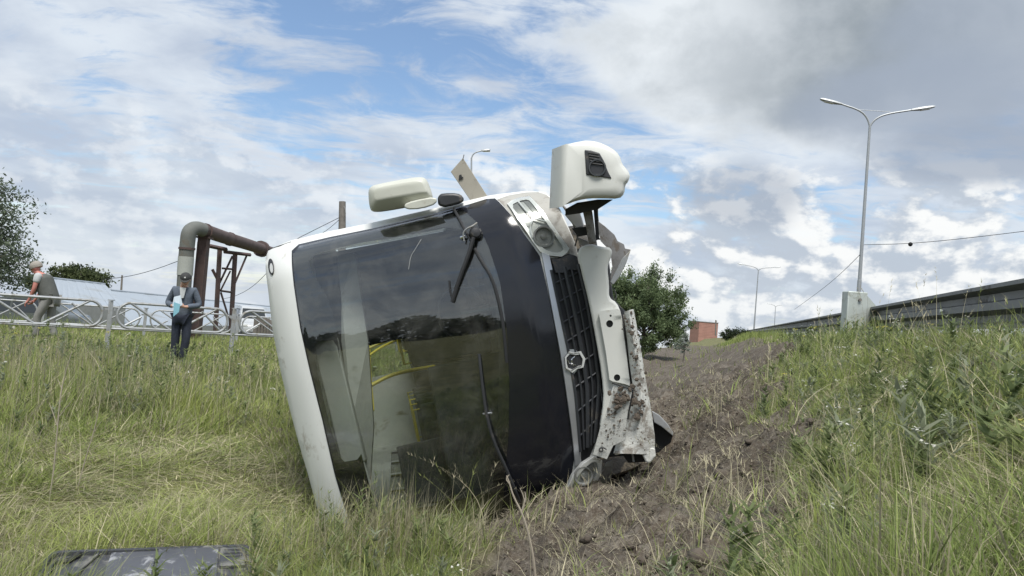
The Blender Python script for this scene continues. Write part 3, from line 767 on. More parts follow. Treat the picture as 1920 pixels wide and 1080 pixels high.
# bumper: broken corner standing up, torn centre piece, dirty lower piece
def slab(name, outline, d_fn, depth, m, parent=bus, bevel=.02, seg=3, back_k=1.0, shift=(0, 0)):
    """a moulded piece: outline seen from the road, at its own distance, with a real depth behind it"""
    P = chaikin(outline, 1) if bevel > .012 else [np.array(p, float) for p in outline]
    c0 = np.mean(P, 0)
    f0 = [in_bus(p[0], p[1], d_fn(p)) for p in P]
    f1 = [in_bus(*(c0 + (p - c0) * back_k + np.array(shift)), d_fn(p) + depth) for p in P]
    return MB().loft([f0, f1]).build(name, M[m], parent, bevel=bevel, seg=seg)
cd = lambda p: 5.02 + .42 * max(0, min(1, (1072 - p[0]) / 40)) ** 1.2
corner_px = [(1033, 282), (1046, 270), (1064, 263), (1092, 264), (1120, 268), (1146, 279), (1160, 292), (1164, 306), (1172, 316), (1181, 328), (1178, 340), (1171, 346), (1170, 362), (1160, 372), (1130, 371), (1104, 372), (1082, 376), (1064, 383), (1054, 391), (1030, 391)]
fa = [(1061, 270), (1090, 268), (1118, 270), (1144, 281), (1158, 294), (1162, 308), (1170, 318), (1178, 329), (1175, 339), (1169, 345), (1168, 360), (1159, 369), (1130, 368), (1104, 368), (1082, 372), (1066, 379), (1054, 388)]
fb = [(1035, 280), (1090, 263), (1119, 265), (1147, 277), (1162, 291), (1166, 307), (1174, 316), (1182, 328), (1178, 341), (1172, 347), (1171, 363), (1161, 373), (1130, 372), (1104, 372), (1082, 376), (1064, 383), (1030, 391)]
def dens2(A, B, k=3):
    a_, b_ = [], []
    n = len(A)
    for i in range(n):
        m_ = 1 if i == n - 1 else k
        for j in range(m_):
            t_ = j / m_; a_.append(np.array(A[i]) * (1 - t_) + np.array(A[(i + 1) % n]) * t_); b_.append(np.array(B[i]) * (1 - t_) + np.array(B[(i + 1) % n]) * t_)
    return a_, b_
fa2, fb2 = chaikin(fa, 1, False), chaikin(fb, 1, False)
dB = lambda p: 5.03 + .26 * max(0, min(1, (1088 - p[0]) / 55)) ** 1.0
c0 = np.mean(fa2, 0)
bc = MB().loft([[in_bus(*(c0 + (p - c0) * .55), 4.985) for p in fa2], [in_bus(*(c0 + (p - c0) * .93), 4.99) for p in fa2], [in_bus(*p, 5.0) for p in fa2], [in_bus(*(p * .6 + q * .4), 5.004 + (dB(q) - 5.0) * .22) for p, q in zip(fa2, fb2)], [in_bus(*(p * .2 + q * .8), 5.010 + (dB(q) - 5.0) * .62) for p, q in zip(fa2, fb2)], [in_bus(*q, dB(q)) for q in fb2], [in_bus(*(c0 + (q - c0) * .97), dB(q) + .30) for q in fb2]]).build('bumper_corner', M['bumper'], bus, smooth=50)
bc['label'] = 'torn-off white bumper corner with a fog lamp, standing up above the headlight'
fl_px = [(1096, 281), (1108, 282), (1124, 287), (1133, 303), (1140, 322), (1147, 335), (1122, 331), (1099, 328)]
flp = slab('fog_lamp', fl_px, lambda p: 4.978, .05, 'plastic', bc, bevel=.006, seg=2)
q = in_bus(1120, 314, 4.966); 
rq = lambda r_, o: [tuple(in_bus(1120 + r_ * math.cos(a), 314 + r_ * math.sin(a), 4.966 + o)) for a in np.linspace(0, 2*math.pi, 24, endpoint=False)]
MB().loft([rq(17, .02), rq(16.5, 0), rq(13.5, 0), rq(11, .03), rq(5, .045), rq(1, .045)]).build('lens', M['carglass'], flp, smooth=True)
for k in range(5):
    MB().tube([tuple(in_bus(1103 + k, 286 + 5 * k, 4.972)), tuple(in_bus(1122 + 2 * k, 289 + 5 * k, 4.972))], .0035, 5).build('vent_slat', M['rubber'], flp)
slab('bumper_liner', [(1060, 392), (1082, 380), (1120, 374), (1150, 374), (1122, 392), (1088, 400), (1060, 404)], lambda p: 5.25, .22, 'rubber', bc, bevel=.008)
# struts and torn sheet under the corner
slab('strut', [(1090, 384), (1108, 380), (1114, 420), (1118, 456), (1104, 458), (1098, 420)], lambda p: 5.42, .05, 'steel', bevel=.005)
slab('strut', [(1112, 380), (1119, 380), (1124, 448), (1117, 448)], lambda p: 5.46, .04, 'rubber', bevel=.004)
slab('bracket', [(1058, 402), (1088, 398), (1094, 424), (1080, 428)], lambda p: 5.60, .04, 'galv', bevel=.006)
slab('bracket', [(1072, 428), (1100, 424), (1104, 440), (1084, 444)], lambda p: 5.52, .06, 'rubber', bevel=.006)
slab('bracket', [(1080, 444), (1104, 452), (1106, 462), (1090, 460)], lambda p: 5.58, .05, 'steel', bevel=.006)
px_tube('cable', [(1122, 376, .2), (1120, 400, .16), (1124, 430, .1)], .004, 'rubber', .1)
px_tube('cable', [(1082, 400, .12), (1072, 418, .14), (1084, 440, .15), (1078, 462, .12)], .005, 'rubber', .1)
px_tube('cable', [(1150, 540, .1), (1158, 556, .16), (1146, 572, .17), (1150, 590, .1)], .004, 'rubber', .1)
px_tube('cable', [(1176, 735, .2), (1200, 760, .24), (1192, 800, .25), (1206, 835, .2)], .004, 'rubber', .1)
px_tube('cable', [(1110, 452, .12), (1128, 446, .05), (1146, 462, .02)], .006, 'rubber', .1)
slab('fender_back', [(1044, 372), (1060, 396), (1078, 430), (1090, 470), (1110, 470), (1100, 440), (1090, 405), (1064, 392)], lambda p: 5.78, .12, 'steel', bevel=.008)
torn = [(1118, 412), (1134, 424), (1152, 440), (1158, 452), (1170, 458), (1172, 466), (1183, 468), (1174, 490), (1160, 520), (1150, 534), (1142, 530), (1148, 500), (1144, 470), (1126, 452)]
slab('torn_sheet', torn, lambda p: 5.62 + .004 * (p[0] - 1118), .02, 'steel', bevel=.004, seg=1)
slab('torn_sheet', [(1150, 534), (1144, 528), (1166, 486), (1183, 468), (1174, 494), (1160, 522)], lambda p: 5.55, .02, 'galv', bevel=.004, seg=1)
# centre bumper
bump_c = [(1080, 466), (1106, 456), (1126, 462), (1147, 464), (1148, 474), (1141, 492), (1139, 506), (1142, 530), (1142, 560), (1156, 566), (1166, 590), (1176, 660), (1184, 744), (1176, 790), (1150, 828), (1122, 812), (1132, 752), (1128, 700), (1116, 630), (1103, 562), (1090, 510)]
slab('bumper_backing', [(1092, 470), (1140, 470), (1150, 560), (1188, 600), (1210, 720), (1220, 850), (1110, 860), (1118, 760), (1110, 640)], lambda p: 5.70, .10, 'plastic', bevel=.01)  # added dark backing that fills the see-through gap between grille and bumper
cen = slab('bumper', bump_c, lambda p: 5.50, .16, 'bumper', bevel=.02, seg=3, back_k=.97)
def with_holes(name, outer, holes, d, th, m, parent):
    """a flat plate with real round holes"""
    P2 = lambda poly: [tuple(map(float, p)) for p in poly]
    sf = lambda X_, Y_: np.zeros_like(X_)
    o2 = P2(outer); loops = [dens(o2, 6)] + [[np.array(p) for p in h] for h in holes]
    pts = []; ed = []
    for lp in loops:
        b = len(pts); pts += [Vector(p) for p in lp]; ed += [(b + i, b + (i + 1) % len(lp)) for i in range(len(lp))]
    vo, eo, fo, *_ = delaunay_2d_cdt(pts, ed, [], 0, 1e-5); vo = [tuple(v) for v in vo]; n = len(vo); tr = []
    for f in fo:
        c_ = (sum(vo[i][0] for i in f) / len(f), sum(vo[i][1] for i in f) / len(f))
        if pip(c_, o2) and not any(pip(c_, P2(h)) for h in holes): tr.append(tuple(f))
    V = [tuple(in_bus(*v, d)) for v in vo] + [tuple(in_bus(*v, d + th)) for v in vo]; ec = {}
    for t_ in tr:
        for a, b in zip(t_, t_[1:] + t_[:1]): ec[(a, b)] = 1
    fs = [t_ for t_ in tr] + [tuple(n + i for i in reversed(t_)) for t_ in tr] + [(b, a, n + a, n + b) for (a, b) in ec if (b, a) not in ec]
    return MB().add(V, fs).build(name, M[m], parent, bevel=.008, seg=2)
circ = lambda x, y, r_: [(x + r_ * math.cos(a), y + r_ * 1.05 * math.sin(a)) for a in np.linspace(0, 2*math.pi, 18, endpoint=False)]
with_holes('bumper_face', [(1123, 588), (1128, 583), (1158, 579), (1163, 583), (1174, 660), (1182, 724), (1172, 720), (1148, 715), (1143, 712), (1136, 660)], [circ(1143, 607, 6.5), circ(1157, 708, 6), circ(1145, 592, 2)], 5.455, .05, 'bumper', cen)
slab('hole_backing', circ(1143, 607, 8), lambda p: 5.499, .01, 'plastic', cen, bevel=0.001); slab('hole_backing', circ(1157, 708, 7.5), lambda p: 5.499, .01, 'plastic', cen, bevel=0.001)
# crumpled lower lip
def lip(name, left, right, d, depth, m, parent=bus):
    rows = []
    for (a, b) in zip(left, right):
        row = []
        for t_ in np.linspace(0, 1, 5):
            p = np.array(a) * (1 - t_) + np.array(b) * t_
            bulge = -.05 * math.sin(math.pi * t_) + .018 * math.sin(p[1] * .13 + 5 * t_) + .012 * math.sin(p[1] * .31)
            row.append(in_bus(p[0], p[1], d + bulge))
        row += [in_bus(b[0] - 3, b[1], d + depth), in_bus(a[0] + 3, a[1], d + depth)]
        rows.append(row)
    return MB().loft(rows).build(name, M[m], parent, smooth=True)
lipL = [(1170, 585), (1171, 600), (1176, 640), (1180, 680), (1186, 720), (1188, 745), (1178, 780), (1160, 815), (1150, 850)]
lipR = [(1188, 580), (1192, 600), (1199, 640), (1206, 680), (1212, 720), (1218, 750), (1224, 790), (1228, 820), (1228, 852)]
low = lip('bumper_lip', lipL, lipR, 5.44, .12, 'muddy'); low['label'] = 'crumpled muddy lower edge of the bumper'
slab('bumper_end', [(1150, 848), (1160, 838), (1206, 838), (1228, 840), (1230, 856), (1218, 870), (1210, 866), (1204, 852), (1172, 849), (1154, 854)], lambda p: 5.43, .2, 'muddy', low, bevel=.012)
slab('air_duct', [(1164, 848), (1204, 850), (1210, 866), (1178, 868)], lambda p: 5.56, .05, 'rubber', low, bevel=.004)
slab('air_duct', [(1168, 590), (1178, 592), (1186, 680), (1190, 730), (1180, 735), (1174, 670)], lambda p: 5.56, .06, 'steel', low, bevel=.004)
slab('duct_post', [(1184, 850), (1188, 850), (1190, 866), (1186, 866)], lambda p: 5.5, .02, 'galv', low, bevel=.002)
# wheel-arch liner poking out behind the bumper
slab('arch_liner', [(1222, 770), (1236, 778), (1252, 795), (1262, 810), (1262, 818), (1240, 800), (1226, 792)], lambda p: 5.75, .25, 'galv', bevel=.006)
slab('arch_liner', [(1224, 786), (1240, 798), (1262, 814), (1258, 830), (1246, 838), (1236, 848), (1226, 850)], lambda p: 5.85, .3, 'rubber', bevel=.006)
# dangling number plate
pl_px = [(1150, 722), (1186, 732), (1178, 770), (1172, 826), (1150, 836), (1138, 862), (1111, 852), (1126, 800), (1142, 758)]
plate = slab('number_plate', pl_px, lambda p: 5.30 + .0005 * (p[1] - 720), .008, 'plate', bevel=.003, seg=1); plate['label'] = 'bent mud-caked number plate hanging from the bumper'
rim = [tuple(in_bus(x, y, 5.298 + .0005 * (y - 720))) for x, y in ((1148, 718), (1187, 731), (1180, 768), (1177, 786))]
MB().tube(rim, .006, 6).build('plate_rim', M['rubber'], plate)
def text_mesh(ch, px, py, d, size, ang_, m, parent):
    cu = bpy.data.curves.new('txt', 'FONT'); cu.body = ch; cu.align_x = 'CENTER'; cu.align_y = 'CENTER'; cu.size = size; cu.extrude = .0015
    tmp = bpy.data.objects.new('txt', cu); COL.objects.link(tmp); bpy.context.view_layer.update()
    me = bpy.data.meshes.new_from_object(tmp.evaluated_get(bpy.context.evaluated_depsgraph_get())); bpy.data.objects.remove(tmp)
    ca, sa = math.cos(ang_), math.sin(ang_); c_ = pt(px, py, d)
    for v in me.vertices:
        x, y = v.co.x * ca - v.co.y * sa, v.co.x * sa + v.co.y * ca
        v.co = Vector(tuple(to_bus(c_ + CR * x + CU * y - CF * v.co.z)))
    me.materials.append(M[m]); return link(bpy.data.objects.new('plate_digit', me), parent)
text_mesh('6', 1129, 843, 5.345, .085, rad(-75), 'rubber', plate)
def mud(name, spots, parent, seed):
    rg = np.random.default_rng(seed); bm = bmesh.new(); bmesh.ops.create_icosphere(bm, subdivisions=1, radius=1); iv = np.array([v.co[:] for v in bm.verts]); it = [tuple(v.index for v in f.verts) for f in bm.faces]; bm.free(); mb = MB()
    for (px, py, d, sx, sy, n, r0) in spots:
        for _ in range(n):
            c = in_bus(px + rg.normal(0, sx), py + rg.normal(0, sy), d); r_ = r0 * math.exp(rg.normal(0, .5)); mb.add([c + q * r_ * rg.uniform(.6, 1.3) * np.array((.45, 1, 1)) for q in iv], it)
    o = mb.build(name, M['clod'], parent); o['kind'] = 'stuff'; return o
mud('mud_clump', [(1163, 748, 5.30, 8, 9, 46, .010), (1150, 775, 5.32, 8, 10, 18, .006), (1140, 815, 5.34, 9, 10, 26, .0035), (1160, 800, 5.33, 7, 14, 20, .0035)], plate, 4)
mud('mud_clump', [(1196, 752, 5.36, 7, 16, 50, .010), (1190, 640, 5.37, 4, 30, 30, .006), (1205, 820, 5.36, 10, 14, 30, .004), (1180, 600, 5.38, 5, 12, 20, .006), (1196, 700, 5.365, 5, 20, 30, .005)], low, 5)
# wing mirror, its arm and the raised flap on the upper side
mp = chaikin([(690, 360), (694, 350), (708, 345), (760, 335), (790, 331), (800, 336), (806, 350), (813, 372), (808, 380), (770, 388), (720, 397), (700, 398), (693, 392)], 2)
mq = chaikin([(700, 362), (703, 354), (712, 350), (760, 341), (786, 338), (794, 342), (798, 352), (802, 359), (798, 362), (768, 367), (726, 374), (708, 377), (701, 374)], 2)
mc = np.mean(mp, 0); mir = MB().loft([[in_bus(*(np.mean(mq, 0) + (p - np.mean(mq, 0)) * .5), 5.90) for p in mq], [in_bus(*(np.mean(mq, 0) + (p - np.mean(mq, 0)) * .92), 5.90) for p in mq], [in_bus(*p, 5.905) for p in mq], [in_bus(*(p * .85 + q * .15), 5.945) for p, q in zip(mp, mq)], [in_bus(*p, 5.975) for p in mp], [in_bus(*(mc + (p - mc) * .98), 6.12) for p in mp], [in_bus(*(mc + (p - mc) * .88), 6.19) for p in mp]]).build('mirror', M['cream'], bus, smooth=60)
slab('mirror_foot', [(757, 383), (775, 376), (818, 368), (820, 382), (790, 392), (760, 393)], lambda p: 5.885, .14, 'cream', mir, bevel=.015)
slab('mirror_arm', [(820, 366), (832, 362), (858, 362), (868, 368), (872, 380), (822, 392)], lambda p: 5.93, .12, 'plastic', mir, bevel=.02)
flap = slab('raised_flap', [(845, 322), (868, 296), (914, 368), (882, 376)], lambda p: 6.1, .02, 'beige', bevel=.004); flap['label'] = 'beige access flap sprung open above the upper side'
MB().tube([tuple(in_bus(868, 298, 6.095)), tuple(in_bus(870, 290, 6.095))], .004, 5).build('latch_pin', M['steel'], flap)
slab('lock', [(861, 328), (865, 327), (867, 333), (862, 338), (860, 336)], lambda p: 6.09, .01, 'rubber', flap, bevel=.002)
slab('lock', [(863, 331), (869, 332), (866, 336)], lambda p: 6.088, .01, 'rubber', flap, bevel=.001)
# wheels
def wheel(x, y):
    n = 32; s_ = 1 if y > 0 else -1
    rr = lambda r_, yy: [(x + r_ * math.cos(a), y + s_ * yy, .42 + r_ * math.sin(a)) for a in np.linspace(0, 2*math.pi, n, endpoint=False)]
    w = MB().loft([rr(.25, -.12), rr(.36, -.13), rr(.41, -.10), rr(.415, 0), rr(.41, .09), rr(.36, .12), rr(.25, .10)], cap=False).build('wheel', M['tyre'], bus, smooth=True)
    MB().loft([rr(.25, -.10), rr(.24, .02), rr(.15, .03), rr(.12, .09), rr(.05, .09)]).build('rim', M['galv'], w, smooth=True)
for x, y in ((-1.25, 1.0), (-4.9, 1.0), (-1.25, -1.0), (-4.9, -1.0)): wheel(x, y)
# ------------------------------------------------------------------ crash barrier, lamps, poles on the embankment
def rail_pt(y, s=0.0, z=0.0): return np.array([2.08 + .298 * y - s * 1.0435, y, z])
def build_barrier():
    b = empty('crash_barrier', rail_pt(8, 0, 1.4), 0, 'long grey steel crash barrier along the top of the embankment', 'crash barrier')
    inv = np.array(b.location)
    n = np.array([-1, .298, 0]); n /= np.linalg.norm(n)
    prof = [(-.165, .0), (-.135, .0), (-.11, -.085), (-.055, -.085), (-.028, 0), (.028, 0), (.055, -.085), (.11, -.085), (.135, 0), (.165, 0)]
    y0 = -1.0; k = 0
    while y0 < 90:
        L = 4.3; rows = []
        for y in (y0, y0 + L - .012):
            a = []
            for (h, o) in prof: a.append(rail_pt(y, .16, 1.90 + h) + n * o - inv)
            rows.append(a + [q + n * .006 for q in a[::-1]])
        MB().loft(rows).build('rail', M['galvdark'], b)
        y0 += L; k += 1
    y = .2
    while y < 60:
        p = rail_pt(y, -.03, 1.6) - inv
        MB().box(p, (.06, .12, .9)).build('post', M['galvdark'], b)
        for h in (0.0,):
            c = rail_pt(y, .165, 1.90) + n * .010 - inv
            MB().tube([c, c + n * .02], .018, 6).build('bolt', M['galvpale'], b)
        y += 2.15
    # the tall post with its bracket
    P = pt(1600, 600, 10.2); P[2] = 1.3
    pf = empty('barrier_post', (P[0], P[1], 1.25), 0, 'pale boxy steel post with a triangular bracket in front of the crash barrier', 'post')
    c0 = np.array(pf.location)
    R = Matrix.Rotation(rad(4), 3, 'Z')
    MB().box((0, 0, .46), (.28, .17, 1.10), R).build('post_body', M['galvpale'], pf, bevel=.012)
    MB().loft([[(.15, -.06, .10), (.29, -.02, .16), (.40, .02, .66), (.39, .02, .76), (.15, -.06, .96)], [(.15, -.04, .10), (.29, .0, .16), (.40, .04, .66), (.39, .04, .76), (.15, -.04, .96)]]).build('bracket', M['galvpale'], pf)
    for (x, z) in ((.03, .90), (.0, .55), (.36, .50)):
        MB().tube([(x, -.11 if x < .3 else -.02, z), (x, -.075, z) if x < .3 else (x, .03, z)], .022, 8).build('bolt', M['steel'], pf)
build_barrier()

def street_lamp(px, py_base, d, top, zg, arms, label, name='street_lamp', heads=True, r0=.10, fl=1.0):
    P = pt(px, py_base, d); base = np.array([P[0], P[1], zg])
    t = ray(*top); k = P[1] / t[1]; T = CAM + t * k
    H = T[2] - zg; lean = T[0] - base[0]
    e = empty(name, base, 0, label, 'street lamp', 'street lamps along the road')
    tip = np.array([lean, 0, H])
    MB().tube([(0, 0, -.3), tuple(tip * .3), tuple(tip * .301), tuple(tip)], [r0, r0 * .85, r0 * .75, r0 * .5], 10).build('pole', M['lamp'], e, smooth=True)
    for (dx, dy, dz, L) in arms:
        v = np.array([dx, dy, 0]); P_ = [tip - np.array([0, 0, .02]), tip + v * .10 * L + np.array([0, 0, dz * .38]), tip + v * .35 * L + np.array([0, 0, dz * .72]), tip + v * L + np.array([0, 0, dz])]
        a = MB().tube(chaikin(P_, 2, False), r0 * .4, 8).build('arm', M['lamp'], e, smooth=True)
        if heads:
            q = tip + v * L + np.array([0, 0, dz]); w = q + v * .85 * fl + np.array([0, 0, dz * .22]); u = np.cross(v, [0, 0, 1]); u /= np.linalg.norm(u)
            sec = lambda c, hw, hh: [tuple(c + u * x * hw + np.array([0, 0, z * hh])) for x, z in ((-1, -.4), (-.7, .6), (0, 1), (.7, .6), (1, -.4), (.8, -.7), (-.8, -.7))]
            h = MB().loft([sec(q - v * .05, .06, .05), sec(q + (w - q) * .3, .13, .08), sec(q + (w - q) * .85, .13, .07), sec(w, .08, .04)]).build('lamp_head', M['lamp'], e, smooth=True)
            MB().box(q + (w - q) * .58 - np.array([0, 0, .065]), (.38, .2, .03), Matrix.Rotation(math.atan2(v[1], v[0]), 3, 'Z') @ Matrix.Rotation(-math.atan2(dz * .22, .85), 3, 'Y')).build('lens', M['lens'], h, bevel=.008)
    return e, base, tip
L1, b1, t1 = street_lamp(1604, 640, 31, (1631, 236), 1.4, [(-.97, .2, .92, 1.22), (.97, -.2, .72, 1.65)], 'tallest near street lamp with two curved arms behind the boxy barrier post')
MB().tube([tuple(t1 + np.array((-.55, .1, .68))), tuple(t1 + np.array((.75, -.15, .62)))], .012, 6).build('stay_wire', M['lamp'], L1)
street_lamp(1413, 625, 95, (1422, 507), 1.4, [(-.97, .2, .62, 1.8), (.97, -.2, .5, 1.9)], 'smaller distant street lamp with two arms, left of the tall one', r0=.11)
street_lamp(1452, 618, 170, (1454, 576), 1.4, [(-.97, .2, .6, 1.0), (.97, -.2, .5, 1.0)], 'faintest, farthest two-armed street lamp low over the barrier', r0=.12)
street_lamp(886, 600, 40, (884, 296), .1, [(.97, .1, .45, .55)], 'single-arm street lamp showing behind the raised beige flap', r0=.09, fl=.55)
# thin curved single lamp beyond the barrier
def power_pole(px, py, d, top, zg, label, m='concrete', r0=.13, cap=True):
    P = pt(px, py, d); base = np.array([P[0], P[1], zg]); t = ray(*top); T = CAM + t * (P[1] / t[1]); H = T[2] - zg
    e = empty('utility_pole', base, 0, label, 'pole', 'utility poles')
    MB().tube([(0, 0, -.3), (T[0] - base[0], 0, H)], [r0 * 1.2, r0 * .8], 10).build('pole', M[m], e, smooth=True)
    if cap:
        x = T[0] - base[0]
        MB().tube([(x + .02, -.1, H - .15), (x + .16, -.1, H - .3), (x + .2, -.1, H - .55), (x + .16, -.1, H - .9), (x + .05, -.1, H - 1.0)], .035, 6).build('insulator_bracket', M['steel'], e, smooth=True)
    return T
PT = power_pole(643, 600, 34, (642, 378), .1, 'dark wooden pole top with a bracket poking up behind the bus roofline', 'wood', .19)
power_pole(227, 570, 70, (229, 516), -1.5, 'thin bare pole standing on the long grey shed roofline', 'wood', .10, False)
power_pole(1341, 640, 150, (1342, 600), 1.2, 'thin pole beside the far red brick block', 'wood', .14, False)
def wire(name, pts, r, label):
    P = chaikin([pt(*p) for p in pts], 2, False); c = P[0]
    o = MB().tube([p - c for p in P], r, 5).build(name, M['rubber'], None); o.location = tuple(c); tag(o, label, 'wire', 'overhead wires'); return o
wire('overhead_wire', [(1620, 459, 31), (1707, 457, 30.5), (1820, 446, 29), (1990, 425, 27)], .012, 'long overhead wire running right from the tall street lamp')
w_ = wire('overhead_wire', [(1612, 478, 31), (1580, 510, 36), (1545, 540, 44), (1490, 580, 60)], .012, 'thin wire sloping down left from the tall street lamp')
o = MB().loft([[tuple(np.array((r_ * math.cos(a), r_ * math.sin(a), z))) for a in np.linspace(0, 2*math.pi, 10, endpoint=False)] for r_, z in ((.02, .09), (.08, .05), (.09, 0), (.07, -.06), (.02, -.09))]).build('wire_marker', M['rubber'], None, smooth=True)
o.location = tuple(pt(1707, 458, 30.5)); tag(o, 'small dark ball hanging on the long overhead wire', 'wire marker')
wire('overhead_wire', [(190, 524, 46), (240, 519, 44), (290, 506, 42), (338, 488, 40)], .018, 'overhead wire rising from the shed to the pipe riser')
wire('overhead_wire', [(420, 560, 44), (440, 556, 43), (470, 541, 40), (500, 513, 37), (530, 475, 35), (552, 450, 34), (580, 436, 34), (636, 408, 34)], .014, 'upper wire sloping up to the pole top behind the bus')
wire('overhead_wire', [(560, 520, 36), (585, 460, 35), (600, 440, 34), (618, 428, 34), (636, 412, 34)], .012, 'short lower wire sloping up to the pole top behind the bus')

# ------------------------------------------------------------------ heating pipe and its steelwork
def build_pipe():
    P0 = pt(341, 600, 22); z0 = -.2
    e = empty('heating_pipe', (P0[0], P0[1], z0), 0, 'big insulated pipe rising and bending over to run right, behind the man', 'pipe'); c = np.array(e.location)
    rel = lambda *a: pt(*a) - c
    MB().tube([rel(338, 690, 22), rel(342, 580, 22), rel(346.5, 514, 22)], .205, 16).build('lower_riser', M['pipe'], e, smooth=True)
    MB().tube([rel(346.5, 516, 22), rel(349, 481, 22)], .222, 16).build('pale_wrap', M['pipepale'], e, smooth=True)
    el = chaikin([rel(349, 482, 22), rel(351.5, 455, 22), rel(354, 434, 22), rel(366, 427, 22.2), rel(380, 431, 22.5)], 3, False)
    MB().tube(el, .215, 18).build('elbow', M['pipe'], e, smooth=True)
    MB().tube([rel(378, 430.4, 22.5), rel(420, 445, 24.3), rel(460, 457, 26.6), rel(500, 470, 29), rel(570, 493, 35), rel(640, 512, 43)], .21, 16).build('pipe_run', M['piperust'], e, smooth=True)
    MB().tube([rel(488, 466, 28.4), rel(492, 467.4, 28.6)], .31, 16).build('collar', M['piperust'], e, smooth=True)
    for a, b in (((384, 432.5, 22.7), (386, 433.2, 22.8)), ((430, 448, 24.9), (432, 448.6, 25)), ((350.3, 468, 22), (350.6, 464, 22))):
        MB().tube([rel(*a), rel(*b)], .235, 16).build('band', M['rust'], e, smooth=True)
    q = pt(372, 570, 22.7); f = empty('pipe_column', (q[0], q[1], -.2), 0, 'thick rusty steel column holding up the pipe just past its bend', 'column'); c2 = np.array(f.location)
    top = pt(381, 444, 22.7) - c2
    MB().loft([[(sx * .145 + k * top[0], sy * .13, k * top[2]) for sx, sy in ((-1, -1), (1, -1), (1, 1), (-1, 1))] for k in (-.05, 1.0)]).build('shaft', M['rust'], f, bevel=.01)
    for sx in (-.13, .13):
        MB().box((top[0] * .5 + sx, -.14, top[2] * .48), (.03, .02, top[2] * .94)).build('rib', M['rust'], f)
    MB().box((top[0], 0, top[2] - .02), (.42, .36, .05)).build('cap_plate', M['rust'], f)
    q = pt(424, 600, 25); g = empty('pipe_trestle', (q[0], q[1], -.2), 0, 'rusty braced steel trestle under the right end of the pipe', 'trestle'); c3 = np.array(g.location)
    r3 = lambda *a: pt(*a) - c3
    for a, b, r_, nm in (((412, 468, 25.2), (404, 620, 25.2), .085, 'leg'), ((441, 474, 25.6), (432, 630, 25.6), .085, 'leg'), ((392, 461, 24.6), (425, 468, 25.2), .07, 'beam'), ((420, 472, 25.2), (470, 478, 26), .06, 'beam'),
                      ((436, 480, 25.5), (412, 530, 25.3), .035, 'brace'), ((463, 478, 26), (441, 530, 25.6), .045, 'brace'), ((432, 508, 25.5), (414, 544, 25.3), .03, 'brace'), ((416, 503, 25.3), (438, 505, 25.5), .035, 'tie'),
                      ((412, 545, 25.3), (434, 548, 25.5), .035, 'tie'), ((414, 548, 25.3), (430, 600, 25.5), .035, 'brace'), ((398, 505, 25.1), (408, 524, 25.2), .05, 'gusset')):
        MB().tube([r3(*a), r3(*b)], r_, 4).build(nm, M['rust'], g)
build_pipe()

# ------------------------------------------------------------------ shed, far block, cars, board fence
def poly_solid(faces_pts, name, m, parent=None, off=np.zeros(3)):
    mb = MB()
    for f in faces_pts: mb.add([np.array(p) - off for p in f], [tuple(range(len(f)))])
    return mb.build(name, M[m], parent)
def build_shed():
    def shed(name, A, B, Cc, D, label, zb):
        """A-B ridge, C-D eave below it (seen from the ditch); the far slope mirrors the near one"""
        e = empty('shed', (*(A[:2] * .5 + Cc[:2] * .5), zb), 0, label, 'shed'); o = np.array(e.location)
        Eb, Fb = B + (B - D) * np.array([1, 1, 0]) + np.array([0, 0, D[2] - B[2]]), A + (A - Cc) * np.array([1, 1, 0]) + np.array([0, 0, Cc[2] - A[2]])
        n = 14
        for i in range(n):                       # sheet by sheet, each lapped a little proud of the last
            t0, t1 = i / n, (i + 1) / n + .004
            a0, a1, c0_, c1_ = A + (B - A) * t0, A + (B - A) * t1, Cc + (D - Cc) * t0, Cc + (D - Cc) * t1
            up = np.array([0, 0, .02 + .012 * (i % 2)]); dn = np.array([0, 0, -.03])
            q = [a0 + up - o, a1 + up - o, c1_ + up - o, c0_ + up - o]; q2 = [p + dn for p in q]
            MB().add(q + q2, [(0, 1, 2, 3), (7, 6, 5, 4), (0, 4, 5, 1), (1, 5, 6, 2), (2, 6, 7, 3), (3, 7, 4, 0)]).build('roof_sheet', M['roof'], e)
        poly_solid([[A, Fb, Eb, B]], 'far_roof', 'roof', e, o)
        low = lambda p: np.array([p[0], p[1], zb])
        poly_solid([[Cc, D, low(D), low(Cc)], [A, Cc, low(Cc), low(Fb), Fb], [B, Eb, low(Eb), low(D), D], [Fb, low(Fb), low(Eb), Eb]], 'wall', 'shedwall', e, o)
        MB().tube([A + np.array([0, 0, .04]) - o, B + np.array([0, 0, .04]) - o], .06, 6).build('ridge_cap', M['roof'], e)
        return e
    shed('shed', pt(80, 521, 34), pt(196, 534, 39), pt(60, 572, 29), pt(236, 575, 34), 'nearer grey shed roof with the bush behind it', -2.2)
    shed('shed', pt(205, 545, 40), pt(520, 577, 60), pt(190, 610, 33), pt(520, 612, 50), 'long low blue-grey shed roof running behind the fence and pipe', -3.2)
build_shed()
def build_block():
    P = pt(1318, 640, 190); e = empty('brick_block', (P[0], P[1], 0.0), rad(12), 'small far-off red brick block right of the round tree', 'building')
    top = (pt(1318, 604, 190) - P)[2] + P[2]
    mb = MB().box((0, 0, top / 2 - 5), (5.2, 5, top + 10)); mb.build('wall', M['brick'], e)
    for r_ in range(9): MB().box((0, -2.5, .3 + r_ * (top - .4) / 9), (5.24, .06, .10)).build('brick_course', M['brick'], e)
    MB().box((0, 0, top + .08), (5.5, 5.3, .16)).build('roof', M['shedwall'], e)
    MB().box((2.85, -1.0, top / 2 + .3), (.25, .25, top + .8)).build('chimney', M['shedwall'], e)
build_block()

